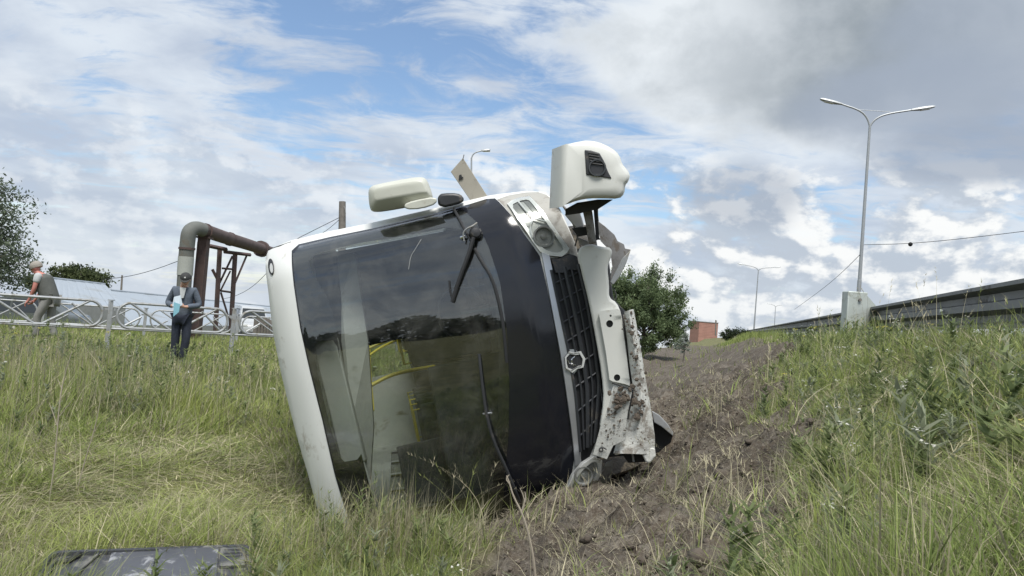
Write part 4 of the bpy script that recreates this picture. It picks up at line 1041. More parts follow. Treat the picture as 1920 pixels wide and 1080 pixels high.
def car(name, loc, rotz, paint, label, van=False, open_hatch=False):
    e = empty(name, loc, rotz, label, 'car' if not van else 'van', 'cars parked beyond the fence')
    # side profile, x along the car, nose at -x
    if van: prof = [(-2.2, .35), (-2.25, .8), (-2.05, 1.0), (-1.55, 1.08), (-.95, 1.85), (-.6, 1.98), (2.1, 1.98), (2.25, 1.8), (2.3, .8), (2.25, .35)]
    else: prof = [(-2.05, .32), (-2.1, .62), (-1.95, .80), (-1.0, .96), (-.35, 1.40), (.1, 1.50), (1.2, 1.48), (1.75, 1.02), (2.05, .95), (2.1, .6), (2.05, .32)]
    P = chaikin(prof, 1); w = .84
    def sec(y, k, ins): 
        return [(p[0] * k, y * (1 - (.16 * max(0, (p[1] - .95)) / .6)), .32 + (p[1] - .32) * (1 - ins)) for p in P]
    MB().loft([sec(-w, .98, .02), sec(-w * .9, 1, 0), sec(w * .9, 1, 0), sec(w, .98, .02)]).build('body', M[paint], e, smooth=True)
    wins = [[(-1.0, 1.15), (-.62, 1.72), (-.2, 1.78), (-.2, 1.15)], [(-.1, 1.15), (-.1, 1.78), (.9, 1.78), (.9, 1.15)]] if van else [[(-.80, .98), (-.28, 1.36), (.12, 1.42), (.12, .98)], [(.2, .98), (.2, 1.42), (1.08, 1.40), (1.42, 1.0)]]
    for sy in (-1, 1):
        for wn in wins:
            a = [(x, sy * (w * (1 - .16 * max(0, z - .95) / .6) + .004), z) for x, z in wn]; b_ = [(x, y - sy * .03, z) for x, y, z in a]
            MB().loft([a, b_]).build('side_window', M['carglass'], e)
    if van: f = [(-1.50, 1.13), (-.98, 1.80)]
    else: f = [(-.98, .98), (-.40, 1.38)]
    nx, nz = -(f[1][1] - f[0][1]), (f[1][0] - f[0][0]); L = math.hypot(nx, nz); nx, nz = nx / L * .02, nz / L * .02
    MB().loft([[(f[0][0] + nx, -.68, f[0][1] + nz), (f[0][0] + nx, .68, f[0][1] + nz), (f[1][0] + nx, .6, f[1][1] + nz), (f[1][0] + nx, -.6, f[1][1] + nz)],
               [(f[0][0] - nx, -.68, f[0][1] - nz), (f[0][0] - nx, .68, f[0][1] - nz), (f[1][0] - nx, .6, f[1][1] - nz), (f[1][0] - nx, -.6, f[1][1] - nz)]]).build('windscreen', M['carglass'], e)
    for sx in (-1.3, 1.3):
        for sy in (-1, 1):
            rr = lambda r_, y: [(sx + r_ * math.cos(a), sy * y, .32 + r_ * math.sin(a)) for a in np.linspace(0, 2*math.pi, 20, endpoint=False)]
            wh = MB().loft([rr(.2, .88), rr(.30, .88), rr(.32, .84), rr(.32, .70), rr(.2, .70)]).build('wheel', M['tyre'], e, smooth=True)
            MB().loft([rr(.2, .885), rr(.12, .87), rr(.03, .89)]).build('rim', M['silver'], wh, smooth=True)
    for sy in (-.58, .58): MB().box((-2.0 if not van else -2.16, sy, .70 if not van else .86), (.14, .32, .14)).build('headlight', M['lens'], e, bevel=.02)
    MB().box((-2.04 if not van else -2.22, 0, .45), (.14, 1.6, .2)).build('bumper', M['plastic'], e, bevel=.03)
    for sy in (-1, 1): MB().box((-.85, sy * .95, 1.02 if not van else 1.25), (.12, .18, .12)).build('wing_mirror', M[paint], e, bevel=.02)
    if open_hatch:
        MB().loft([[(1.2, -.7, 1.50), (1.2, .7, 1.50), (1.95, .68, 1.78), (1.95, -.68, 1.78)], [(1.2, -.7, 1.54), (1.2, .7, 1.54), (1.95, .68, 1.83), (1.95, -.68, 1.83)]]).build('tailgate', M[paint], e)
    return e
p = pt(30, 610, 25); car('parked_car', (p[0], p[1], -.55), rad(8), 'cargrey', 'dark parked car behind the bending man and the fence')
p = pt(466, 625, 44); car('parked_van', (p[0], p[1], -1.0), rad(118), 'carwhite', 'white van nose-on behind the fence beside the bus roof', van=True)
def board_fence():
    a, b = pt(476, 640, 27), pt(540, 640, 29); e = empty('board_fence', (a[0], a[1], -.35), 0, 'low grey board fence between the white van and the bus', 'fence'); n = 12
    for i in range(n):
        q = a + (b - a) * i / n - np.array(e.location); h = 1.1 + .04 * math.sin(i * 2.3)
        MB().box((q[0], q[1], h / 2), (.13, .025, h)).build('board', M['wood'], e)
    q = b - a; 
    for z in (.3, .85): MB().tube([(0, .04, z), (q[0], q[1] + .04, z)], .03, 4).build('crossbar', M['wood'], e)
board_fence()

# ------------------------------------------------------------------ tubular railings
def railing(A, B, n0, n1, label, zt=1.2, h=.55, name='pedestrian_railing', m='galv', tr=.024):
    """A, B: ground positions of post 0 and post 1; panels n0..n1"""
    A, B = np.array(A), np.array(B); st = B - A; Ln = np.linalg.norm(st); u = st / Ln
    e = empty(name, (A[0], A[1], 0), 0, label, 'railing', 'tubular railings'); o = np.array(e.location)
    for k in range(n0, n1 + 1):
        p = A + st * k - o[:2]
        pz = float(height(A[0] + st[0] * k, A[1] + st[1] * k))
        ps = MB().box((p[0], p[1], (zt + .02 + pz - .3) / 2), (.085, .085, zt + .02 - pz + .3), Matrix.Rotation(math.atan2(u[1], u[0]), 3, 'Z')).build('post', M[m], e, bevel=.008)
        MB().box((p[0], p[1], zt + .035), (.10, .10, .02)).build('post_cap', M[m], ps)
        if k == n1: continue
        at = lambda t, z: (p[0] + st[0] * t, p[1] + st[1] * t, z)
        t0, t1 = .055, .945; z1, z0 = zt, zt - h; rr = .5 * h; w = rr / Ln
        loop = [at(t0, z0 + rr * .9), at(t0, z1), at(t1, z1), at(t1, z0), at(t0, z0), at(t0, z0 + rr * .6)]
        def rc(c, a0): return [at(c[0] + w * .95 * math.cos(a), c[1] + rr * .95 * math.sin(a)) for a in np.linspace(a0, a0 + math.pi / 2, 7)]
        zc1, zc0 = z1 - rr * .95, z0 + rr * .95; tc0, tc1 = t0 + w * .95, t1 - w * .95
        fr = rc((tc1, zc1), 0)[::-1]
        pts_ = [at((t0 + t1) / 2, z1)] + fr + [at(t1, (zc1 + zc0) / 2)] + rc((tc1, zc0), -math.pi / 2)[::-1] + [at((t0 + t1) / 2, z0)] + rc((tc0, zc0), math.pi)[::-1] + [at(t0, (zc1 + zc0) / 2)] + rc((tc0, zc1), math.pi / 2)[::-1] + [at((t0 + t1) / 2, z1)]
        MB().tube(pts_, tr, 8, cap=False).build('panel_frame', M[m], e, smooth=True)
        for a, b in (((t0 + .10, z1 - .01), (.5 - .03, z0 + .01)), ((.5 - .03 + .06, z0 + .01), (t1 - .10, z1 - .01))):
            MB().tube([at(*a), at(*b)], tr * .9, 8).build('diagonal', M[m], e, smooth=True)
        MB().tube([at(.12, z0 + rr * .2), at(.24, z0 + rr * .95)], tr * .8, 6).build('diagonal', M[m], e, smooth=True)
        MB().tube([at(.88, z0 + rr * .25), at(.72, z1 - rr * .3)], tr * .8, 6).build('diagonal', M[m], e, smooth=True)
        MB().tube([at(.0, z0 - .03), at(1.0, z0 - .03)], tr * .8, 6).build('bottom_rail', M[m], e, smooth=True)
        for t_ in (.02, .98): MB().box(at(t_, z1 - .16), (.12, .02, .05)).build('bracket', M[m], e)
def ground_at(px, py, d): q = pt(px, py, d); return q[:2]
a_, b_ = ground_at(199, 660, 15.9), ground_at(433, 655, 17.4)
railing(a_, b_, -3, 4, 'nearer galvanised tubular railing the standing man is in front of', zt=1.19, tr=.030)
a2, b2 = ground_at(75, 640, 20.5), ground_at(268, 640, 21.6)
railing(a2, b2, -2, 6, 'farther tubular railing running parallel behind the near one', zt=.92, name='pedestrian_railing')

# ------------------------------------------------------------------ people
def skin_mesh(name, J, E, m, parent, sub=2, root=None):
    names = list(J); idx = {k: i for i, k in enumerate(names)}
    me = bpy.data.meshes.new(name); me.from_pydata([J[k][0] for k in names], [(idx[a], idx[b]) for a, b in E], []); me.update()
    o = bpy.data.objects.new(name, me); COL.objects.link(o)
    md = o.modifiers.new('skin', 'SKIN'); md.use_smooth_shade = True
    lay = me.skin_vertices[0] if len(me.skin_vertices) else None
    if lay is None:
        bm = bmesh.new(); bm.from_mesh(me); bm.verts.layers.skin.verify(); bm.to_mesh(me); bm.free(); lay = me.skin_vertices[0]
    for k in names:
        r_ = J[k][1]; r_ = (r_, r_) if np.isscalar(r_) else r_
        lay.data[idx[k]].radius = r_; lay.data[idx[k]].use_root = (k == (root or names[0]))
    sb = o.modifiers.new('sub', 'SUBSURF'); sb.levels = sub; sb.render_levels = sub
    bpy.context.view_layer.update()
    me2 = bpy.data.meshes.new_from_object(o.evaluated_get(bpy.context.evaluated_depsgraph_get()))
    bpy.data.objects.remove(o); me2.materials.clear(); me2.materials.append(M[m]); me2.polygons.foreach_set('use_smooth', [True] * len(me2.polygons))
    return link(bpy.data.objects.new(name, me2), parent)
def hand(J, E, wrist, tag_, d, side):
    """palm and five fingers; d = pointing direction, side = thumb side"""
    d = np.array(d, float); d /= np.linalg.norm(d); s_ = np.array(side, float); s_ -= d * s_.dot(d); s_ /= np.linalg.norm(s_); n = np.cross(d, s_)
    w = np.array(J[wrist][0]); J[tag_ + 'palm'] = (tuple(w + d * .07), .026); E.append((wrist, tag_ + 'palm'))
    for i, (o_, L) in enumerate(((.030, .075), (.010, .085), (-.010, .078), (-.028, .06))):
        a = w + d * .10 + s_ * o_; b = a + d * L * .5 + n * .01; c = b + d * L * .4 + n * .03
        J[f'{tag_}f{i}a'] = (tuple(a), .0095); J[f'{tag_}f{i}b'] = (tuple(b), .0085); J[f'{tag_}f{i}c'] = (tuple(c), .007)
        E += [(tag_ + 'palm', f'{tag_}f{i}a'), (f'{tag_}f{i}a', f'{tag_}f{i}b'), (f'{tag_}f{i}b', f'{tag_}f{i}c')]
    a = w + d * .05 + s_ * .04; b = a + d * .04 + s_ * .02 + n * .015
    J[tag_ + 'ta'] = (tuple(a), .012); J[tag_ + 'tb'] = (tuple(b), .009); E += [(tag_ + 'palm', tag_ + 'ta'), (tag_ + 'ta', tag_ + 'tb')]
def head_joints(J, E, neck, c, fwd, up):
    c = np.array(c); fwd = np.array(fwd, float); fwd /= np.linalg.norm(fwd); up = np.array(up, float); up /= np.linalg.norm(up); sd = np.cross(fwd, up)
    J['jaw'] = (tuple(c - up * .065 + fwd * .03), .062); J['mid'] = (tuple(c), (.082, .092)); J['top'] = (tuple(c + up * .075 - fwd * .01), .07)
    J['nose'] = (tuple(c + fwd * .108 - up * .012), .013); J['chin'] = (tuple(c - up * .10 + fwd * .07), .028)
    E += [(neck, 'jaw'), ('jaw', 'mid'), ('mid', 'top'), ('mid', 'nose'), ('jaw', 'chin')]
    for k, q in (('el', 1), ('er', -1)): J[k] = (tuple(c + sd * q * .092 - fwd * .012 - up * .01), .018); E.append(('mid', k))
    return c, fwd, up, sd
def face(e, c, fwd, up, sd, body):
    for q in (1, -1):
        p = c + fwd * .082 + sd * q * .033 + up * .012
        MB().loft([[tuple(p + (sd * math.cos(a) * r_ + up * math.sin(a) * r_ * .6) + fwd * o_) for a in np.linspace(0, 2*math.pi, 8, endpoint=False)] for r_, o_ in ((.016, 0), (.012, .01), (.003, .013))]).build('eye', M['rubber'], e, smooth=True)
    p = c + fwd * .088 - up * .06
    MB().tube([tuple(p - sd * .024), tuple(p + fwd * .006), tuple(p + sd * .024)], .006, 6).build('mouth', M['redskin'], e, smooth=True)
def dome(e, name, c, fwd, up, sd, r_, m, back=1.05, zmin=-.15, z0=.012):
    rings = []
    for el_ in np.linspace(zmin, math.pi / 2 - .05, 8):
        rings.append([tuple(c + up * (z0 + r_ * 1.0 * math.sin(el_)) + (fwd * math.cos(a) * 1.12 + sd * math.sin(a) * .98) * r_ * math.cos(el_)) for a in np.linspace(0, 2*math.pi, 20, endpoint=False)])
    return MB().loft(rings).build(name, M[m], e, smooth=True)

def standing_man():
    g = hit(333, 684); g[2] = float(ground(g[0], g[1]))
    d = (g - CAM).dot(CF); Hh = 172 * d / FPX; k = Hh / 1.80
    e = empty('person', g, rad(6), 'man in a dark jacket and cap reading pale blue papers in front of the railing', 'person'); e.scale = (k, k, k)
    J = dict(pelvis=((0, 0, .96), (.15, .11)), spine=((0, .01, 1.15), (.15, .11)), chest=((0, .0, 1.34), (.17, .115)), neck=((0, -.02, 1.53), .055))
    E = [('pelvis', 'spine'), ('spine', 'chest'), ('chest', 'neck')]
    c, fwd, up, sd = head_joints(J, E, 'neck', (.02, -.07, 1.66), (.22, -1, -.42), (.05, -.38, 1))
    for s_, nm in ((-1, 'a'), (1, 'b')):
        J[nm + 'sh'] = ((s_ * .19, 0, 1.45), .062); J[nm + 'el'] = ((s_ * .30, .03, 1.17), .046); J[nm + 'wr'] = ((s_ * .12, -.24, 1.13), .030)
        E += [('chest', nm + 'sh'), (nm + 'sh', nm + 'el'), (nm + 'el', nm + 'wr')]
        hand(J, E, nm + 'wr', nm + 'h', (-s_ * .8, -.7, .12), (0, -.2, 1))
        J[nm + 'hip'] = ((s_ * .09, 0, .90), .10); J[nm + 'kn'] = ((s_ * .10 + .02, -.03, .50), .062); J[nm + 'an'] = ((s_ * .075 - .01, .03, .09), .042); J[nm + 'toe'] = ((s_ * .10, -.15, .035), .035)
        E += [('pelvis', nm + 'hip'), (nm + 'hip', nm + 'kn'), (nm + 'kn', nm + 'an'), (nm + 'an', nm + 'toe')]
    body = skin_mesh('body', J, E, 'skin', e)
    face(e, c, fwd, up, sd, body)
    T = {k_: J[k_] for k_ in ('spine', 'chest', 'ash', 'bsh', 'ael', 'bel', 'awr', 'bwr')}
    T['hem'] = ((0, .01, .90), (.185, .14)); T['spine'] = ((0, .01, 1.14), (.19, .14)); T['chest'] = ((0, .0, 1.35), (.20, .14)); T['collar'] = ((0, -.01, 1.505), (.095, .085))
    for nm in 'ab':
        T[nm + 'sh'] = (J[nm + 'sh'][0], .085); T[nm + 'el'] = (J[nm + 'el'][0], .070); a, b = np.array(J[nm + 'el'][0]), np.array(J[nm + 'wr'][0]); T[nm + 'wr'] = (tuple(a + (b - a) * .92), .052)
    skin_mesh('jacket', T, [('spine', 'chest'), ('spine', 'hem'), ('chest', 'collar'), ('chest', 'ash'), ('chest', 'bsh'), ('ash', 'ael'), ('bsh', 'bel'), ('ael', 'awr'), ('bel', 'bwr')], 'jacket', e, root='spine')
    MB().loft([[(-.05, -.150, 1.50), (.07, -.152, 1.50), (.05, -.172, 1.30), (-.02, -.172, 1.28)], [(-.05, -.13, 1.50), (.07, -.13, 1.50), (.05, -.15, 1.30), (-.02, -.15, 1.28)]]).build('shirt', M['shirt'], e, bevel=.008)
    Lg = dict(pel=((0, 0, .94), (.165, .125)))
    LE = []
    for nm, s_ in (('a', -1), ('b', 1)):
        Lg[nm + 'h'] = (J[nm + 'hip'][0], .112); Lg[nm + 'k'] = (J[nm + 'kn'][0], .083); Lg[nm + 'n'] = ((J[nm + 'an'][0][0], .02, .07), .078); LE += [('pel', nm + 'h'), (nm + 'h', nm + 'k'), (nm + 'k', nm + 'n')]
    skin_mesh('trousers', Lg, LE, 'jeans', e)
    for nm in 'ab':
        t_ = np.array(J[nm + 'toe'][0]); skin_mesh('shoe', dict(h=((t_[0], .09, .055), .075), m=((t_[0], -.06, .05), .075), t=((t_[0], -.20, .045), .065)), [('h', 'm'), ('m', 't')], 'shoe', e, 1)
    cp = dome(e, 'cap', c + up * .03, fwd, up, sd, .105, 'capm')
    q = c + up * .035 + fwd * .09
    MB().loft([[tuple(q + sd * x * .085 + fwd * (.085 * (1 - x * x)) - up * (.012 + .02 * (1 - x * x)) + up * o_) for x in np.linspace(-1, 1, 9)] + [tuple(q + sd * x * .085 - fwd * .02 + up * o_) for x in np.linspace(1, -1, 5)] for o_ in (0, .006)]).build('cap_visor', M['capm'], cp, smooth=True)
    MB().box(c + up * .085 + fwd * .102, (.03, .012, .025)).build('cap_badge', M['lens'], cp)
    # papers held in both hands: a thing of its own
    M4 = e.matrix_basis if False else Matrix.Translation(e.location) @ Matrix.Rotation(rad(6), 4, 'Z') @ Matrix.Scale(k, 4)
    pa = empty('papers', M4 @ Vector((0, -.34, 1.15)), rad(6), 'pale blue papers and folder held by the man in the cap', 'papers'); pa.scale = (k, k, k)
    MB().loft([[(-.07, -.02, .16), (.05, -.03, .20), (.10, -.02, .02), (.02, -.05, -.05), (-.09, -.02, -.02)], [(-.07, -.012, .16), (.05, -.022, .20), (.10, -.012, .02), (.02, -.042, -.05), (-.09, -.012, -.02)]]).build('sheet', M['paper'], pa)
    MB().loft([[(-.05, -.06, .06), (.07, -.065, .03), (.06, -.06, -.12), (-.04, -.05, -.22)], [(-.05, -.05, .06), (.07, -.055, .03), (.06, -.05, -.12), (-.04, -.04, -.22)]]).build('folder', M['cyan'], pa)
standing_man()
def bending_man():
    d = 17.6; P = pt(78, 640, d); g = np.array([P[0], P[1], float(ground(P[0], P[1]))])
    top = pt(70, 496, d); k = (top[2] - g[2]) / 1.64
    e = empty('person', g, rad(-84), 'grey-haired man in a vest bending forward behind the railing', 'person'); e.scale = (k, k, k)
    J = dict(pelvis=((0, .10, .94), (.15, .12)), spine=((0, .03, 1.13), (.155, .125)), chest=((0, -.09, 1.32), (.17, .13)), neck=((0, -.20, 1.46), .06))
    E = [('pelvis', 'spine'), ('spine', 'chest'), ('chest', 'neck')]
    c, fwd, up, sd = head_joints(J, E, 'neck', (0, -.27, 1.55), (0, -1, -.45), (0, -.45, 1))
    for s_, nm in ((-1, 'a'), (1, 'b')):
        J[nm + 'sh'] = ((s_ * .20, -.11, 1.40), .065); J[nm + 'el'] = ((s_ * .24, -.12 - (.02 if s_ > 0 else .08), 1.12), .046); J[nm + 'wr'] = ((s_ * .20, -.20 - (.04 if s_ > 0 else .12), .87), .030)
        E += [('chest', nm + 'sh'), (nm + 'sh', nm + 'el'), (nm + 'el', nm + 'wr')]
        hand(J, E, nm + 'wr', nm + 'h', (0, -.6, -.8), (-s_, -.3, 0))
        y = -.16 if s_ > 0 else .16
        J[nm + 'hip'] = ((s_ * .09, .08, .90), .10); J[nm + 'kn'] = ((s_ * .10, y * .6, .50), .062); J[nm + 'an'] = ((s_ * .09, y + .06, .09), .042); J[nm + 'toe'] = ((s_ * .10, y - .12, .035), .035)
        E += [('pelvis', nm + 'hip'), (nm + 'hip', nm + 'kn'), (nm + 'kn', nm + 'an'), (nm + 'an', nm + 'toe')]
    body = skin_mesh('body', J, E, 'redskin', e); face(e, c, fwd, up, sd, body)
    dome(e, 'hair', c + up * .035 - fwd * .022, fwd, up, sd, .116, 'hair', zmin=-.35)
    T = dict(spine=((0, .03, 1.12), (.225, .20)), hem=((0, .10, .88), (.215, .18)), chest=((0, -.09, 1.32), (.235, .20)), collar=((0, -.16, 1.43), .12))
    v = skin_mesh('vest', T, [('spine', 'hem'), ('spine', 'chest'), ('chest', 'collar')], 'vest', e)
    for nm in 'ab':
        s0, e0 = np.array(J[nm + 'sh'][0]), np.array(J[nm + 'el'][0]); m_ = s0 + (e0 - s0) * .62
        skin_mesh('sleeve', dict(a=(tuple(s0 * np.array((.75, 1, 1))), .085), b=(tuple(s0), .088), c=(tuple(m_), .072)), [('a', 'b'), ('b', 'c')], 'shirt', e)
    Lg = dict(pel=((0, .09, .92), (.165, .135))); LE = []
    for nm in 'ab':
        Lg[nm + 'h'] = (J[nm + 'hip'][0], .112); Lg[nm + 'k'] = (J[nm + 'kn'][0], .083); Lg[nm + 'n'] = ((J[nm + 'an'][0][0], J[nm + 'an'][0][1], .07), .075); LE += [('pel', nm + 'h'), (nm + 'h', nm + 'k'), (nm + 'k', nm + 'n')]
    skin_mesh('trousers', Lg, LE, 'khaki', e)
    for nm in 'ab':
        t_ = np.array(J[nm + 'toe'][0]); skin_mesh('shoe', dict(h=((t_[0], t_[1] + .22, .055), .075), m=((t_[0], t_[1] + .09, .05), .075), t=((t_[0], t_[1] - .05, .045), .065)), [('h', 'm'), ('m', 't')], 'shoe', e, 1)
bending_man()

# ------------------------------------------------------------------ slate-coloured plastic cover lying in the grass
def build_tray():
    A = hit(86, 1066); B = hit(470, 1050); A[2] += .09; B[2] += .09
    e = empty('plastic_cover', (A + B) / 2 - np.array([0, 0, .12]), 0, 'slate grey moulded plastic cover lying in the grass at the lower left edge', 'plastic panel'); o = np.array(e.location)
    u = (B - A); W = np.linalg.norm(u); u /= W; v = np.array([0, -1.0, -.16]); v -= u * v.dot(u); v /= np.linalg.norm(v); n = np.cross(v, u); n = n if n[2] > 0 else -n
    at = lambda a, b, h=0: A + u * a * W + v * b + n * h - o
    D = .62
    def rrect(a0, a1, b0, b1, r_, h):
        out = []
        for ca, cb, s0 in ((a1 - r_ / W, b0 + r_, -90), (a1 - r_ / W, b1 - r_, 0), (a0 + r_ / W, b1 - r_, 90), (a0 + r_ / W, b0 + r_, 180)):
            for q in np.linspace(s0, s0 + 90, 6): out.append(at(ca + r_ / W * math.cos(rad(q)), cb + r_ * math.sin(rad(q)), h))
        return out
    MB().loft([rrect(0, 1, 0, D, .07, -.05), rrect(0, 1, 0, D, .07, .008), rrect(.006, .994, .008, D - .008, .066, .016), rrect(.028, .972, .028, D - .028, .05, .014), rrect(.034, .966, .035, D - .035, .045, -.008)]).build('shell', M['tray'], e, smooth=30)
    MB().loft([rrect(.525, .825, .03, D - .04, .012, -.006), rrect(.525, .825, .03, D - .04, .012, .014), rrect(.532, .818, .036, D - .046, .012, .018)]).build('flat_plate', M['traypale'], e, smooth=30)
    MB().loft([rrect(.30, .515, .035, D - .04, .012, -.006), rrect(.30, .515, .035, D - .04, .012, .006), rrect(.307, .508, .041, D - .046, .012, .008)]).build('flat_plate', M['traypale'], e, smooth=30)
    MB().loft([rrect(.835, .965, .035, .26, .012, -.006), rrect(.835, .965, .035, .26, .012, .012), rrect(.842, .958, .041, .25, .012, .016)]).build('moulded_block', M['tray'], e, smooth=30)
    for b in (.07, .11, .15): MB().tube([at(.855, b, .018), at(.945, b, .018)], .005, 6).build('moulded_ridge', M['tray'], e)
    MB().tube([at(.11, .10, .0), at(.145, .06, .004), at(.15, .035, .008)], .016, 8).build('hook', M['rubber'], e, smooth=True)
    MB().tube([at(.06, .12, .0), at(.12, .11, .002), at(.135, .08, .004)], .012, 8).build('hook', M['rubber'], e, smooth=True)
    MB().tube([at(.24, .04, .004), at(.19, .20, .004), at(.15, .5, .004)], .008, 8).build('moulded_ridge', M['tray'], e, smooth=True)
    MB().tube([at(.05, .10, .004), at(.05, .5, .004)], .010, 8).build('moulded_ridge', M['tray'], e, smooth=True)
build_tray()

# ------------------------------------------------------------------ trees
def tree(name, base, crown, n_leaf, leaf, col0, col1, label, cat='tree', group=None, trunk_r=.14, droop=0.0, seed=1, upright=0.0, sub=90, birch=False):
    """crown: list of ellipsoids (cx, cy, cz, rx, ry, rz) relative to the base; leaves hang round many twigs"""
    rg = np.random.default_rng(seed)
    e = empty(name, base, 0, label, cat, group)
    cz = np.mean([c[2] for c in crown]); topz = max(c[2] + c[5] for c in crown)
    tr = MB(); P = [(0, 0, -.3), (.05, .02, cz * .35), (-.03, .05, cz * .8), (.02, 0, topz * .86)]
    tr.tube(chaikin(P, 2, False), list(np.linspace(trunk_r, trunk_r * .2, len(chaikin(P, 2, False)))), 8)
    tk = tr.build('trunk', M['bark'], e, smooth=True)
    vol = np.array([c[3] * c[4] * c[5] for c in crown]); pk = vol / vol.sum()
    # twig centres: biased to the outer part of each ellipsoid, so the crown has clumps and gaps
    tw = []; lb = MB()
    for i in range(sub):
        c = crown[rg.choice(len(crown), p=pk)]; d = rg.normal(size=3); d /= np.linalg.norm(d); r_ = rg.uniform(.35, 1.0) ** .6
        q = np.array(c[:3]) + d * r_ * np.array(c[3:6]); tw.append(q)
        if i % 2 == 0:
            z0 = min(q[2] * .75, topz * .8); s_ = np.array([0, 0, max(z0 - .3, .2)]); mid_ = (s_ + q) / 2 + np.array([0, 0, .15 * np.linalg.norm(q - s_) * (.6 if not droop else 1.2)])
            lb.tube([s_, mid_, q], [trunk_r * .28, trunk_r * .16, trunk_r * .05], 5)
    lo = lb.build('limbs', M['bark'], e); lo['kind'] = 'stuff'
    tw = np.array(tw); size = np.mean([c[3] for c in crown]) * .30
    k = rg.integers(0, len(tw), n_leaf); off = rg.normal(size=(n_leaf, 3)) * np.array([size, size, size * .62]) * rg.uniform(.4, 1.0, (n_leaf, 1))
    if droop: off[:, 2] -= np.abs(rg.normal(size=n_leaf)) * droop
    if upright:
        tt = np.abs(rg.normal(size=n_leaf)); out = tw[k] - np.array([0, 0, cz * .6]); out /= np.linalg.norm(out, axis=1)[:, None] + 1e-6
        off = off * .45 + (out * .5 + np.array([0, 0, .7])) * (tt * upright)[:, None]
    C = tw[k] + off
    a = rg.normal(size=(n_leaf, 3)); a /= np.linalg.norm(a, axis=1)[:, None]; b = rg.normal(size=(n_leaf, 3)); b -= a * (a * b).sum(1)[:, None]; b /= np.linalg.norm(b, axis=1)[:, None]
    L = leaf * rg.uniform(.6, 1.5, n_leaf)[:, None]
    V = np.stack([C - a * L, C + b * L * .42, C + a * L, C - b * L * .42], 1).reshape(-1, 3); Q = np.arange(n_leaf * 4).reshape(-1, 4)
    clump = rg.uniform(0, 1, len(tw))[k]; f = np.clip(clump * .6 + rg.uniform(0, .4, n_leaf), 0, 1)[:, None]
    colr = np.array(col0) * (1 - f) + np.array(col1) * f; colr = np.repeat(colr, 4, 0)
    me = np_mesh('crown', V, Q, None, colr, smooth=False); me.materials.append(M['leaf']); o = link(bpy.data.objects.new('crown', me), e); return e
p = pt(-38, 560, 27); p[2] = -.2
tree('birch_tree', p, [(0, 0, 2.9, 1.5, 1.5, 1.2), (.2, 0, 4.2, 1.15, 1.2, 1.1), (-.3, 0, 5.0, .8, .8, .7), (.75, -.3, 2.3, 1.0, 1.0, .8), (-.8, 0, 3.4, 1.3, 1.2, 1.2), (.5, 0, 1.5, 1.1, 1, .7)], 11500, .062, (.06, .08, .055), (.17, .21, .14),
     'loose feathery tree rising at the left edge behind the fence', droop=.20, seed=3, sub=210)
p = pt(148, 545, 52); p[2] = -1.05
tree('bushy_tree', p, [(0, 0, 3.1, 1.2, 1.2, .85), (1.1, 0, 2.75, 1.0, 1, .75), (-1.1, 0, 2.8, 1.0, 1, .8), (-2.6, 0, 2.4, 1.3, 1, .8)], 9000, .11, (.035, .050, .025), (.12, .145, .06), 'low round-topped tree showing above the shed roof', seed=5, sub=90)
p = pt(1205, 650, 40); p[2] = .2
tree('round_tree', p, [(0, 0, 2.1, 2.2, 2.0, 1.7), (-.5, 0, 3.3, 1.6, 1.5, 1.1), (1.2, 0, 2.3, 1.25, 1.3, 1.3), (.6, 0, 3.5, .9, 1, .7), (1.9, 0, 1.4, .75, .8, .9), (-1.6, 0, 2.2, 1.6, 1.4, 1.4), (.3, -.5, .9, 2.0, 1.4, .9)], 46000, .062, (.08, .115, .06), (.21, .27, .13),
     'dense dark green tree right behind the bus on the soil crest', seed=9, sub=190, upright=.26)
p = pt(1283, 640, 30); p[2] = .55
tree('silvery_shrub', p, [(0, 0, .45, .25, .25, .4), (.08, 0, .8, .16, .16, .25), (-.25, 0, .35, .25, .2, .2)], 1500, .035, (.16, .19, .15), (.38, .42, .36), 'pale silvery shrub at the foot of the dark round tree', 'shrub', trunk_r=.03, seed=12, sub=40)
for i, (px, w_) in enumerate(((1362, 1.3), (1385, 1.8), (1400, 1.6))):
    p = pt(px, 640, 75); p[2] = .9
    tree('far_bush', p, [(0, 0, .55 + .14 * (i % 2), w_ * .5, .6, .55)], 1400, .09, (.022, .034, .020), (.06, .08, .04), ['small dark far bush nearest the red brick block', 'small dark far bush, middle of the three on the crest', 'small dark far bush nearest the distant lamp'][i], 'bush', 'far bushes on the crest', trunk_r=.05, seed=20 + i, sub=24)
def far_wood():
    rg = np.random.default_rng(77); n = 26000; az = rg.uniform(rad(95), rad(265), n); R_ = 75 + rg.uniform(0, 14, n)
    hmax = 6.5 + 5 * np.array([math.sin(a * 9) * .3 + math.sin(a * 23 + 1) * .35 + math.sin(a * 51) * .25 for a in az]); z = rg.uniform(0, 1, n) ** .8 * hmax
    C = np.stack([np.sin(az) * R_, np.cos(az) * R_, z], 1); a = rg.normal(size=(n, 3)); a /= np.linalg.norm(a, axis=1)[:, None]; b = rg.normal(size=(n, 3)); b /= np.linalg.norm(b, axis=1)[:, None]; L = rg.uniform(.4, 1.1, n)[:, None]
    V = np.stack([C - a * L, C + b * L * .6, C + a * L, C - b * L * .6], 1).reshape(-1, 3)
    f = rg.uniform(0, 1, n)[:, None]; c = np.array((.022, .034, .018)) * (1 - f) + np.array((.06, .08, .04)) * f
    me = np_mesh('far_wood', V, np.arange(n * 4).reshape(-1, 4), None, np.repeat(c, 4, 0), smooth=False); me.materials.append(M['leaf']); o = link(bpy.data.objects.new('far_wood', me)); tag(o, 'dark far-off wood mirrored in the bus windscreen', None, None, 'stuff')
far_wood()
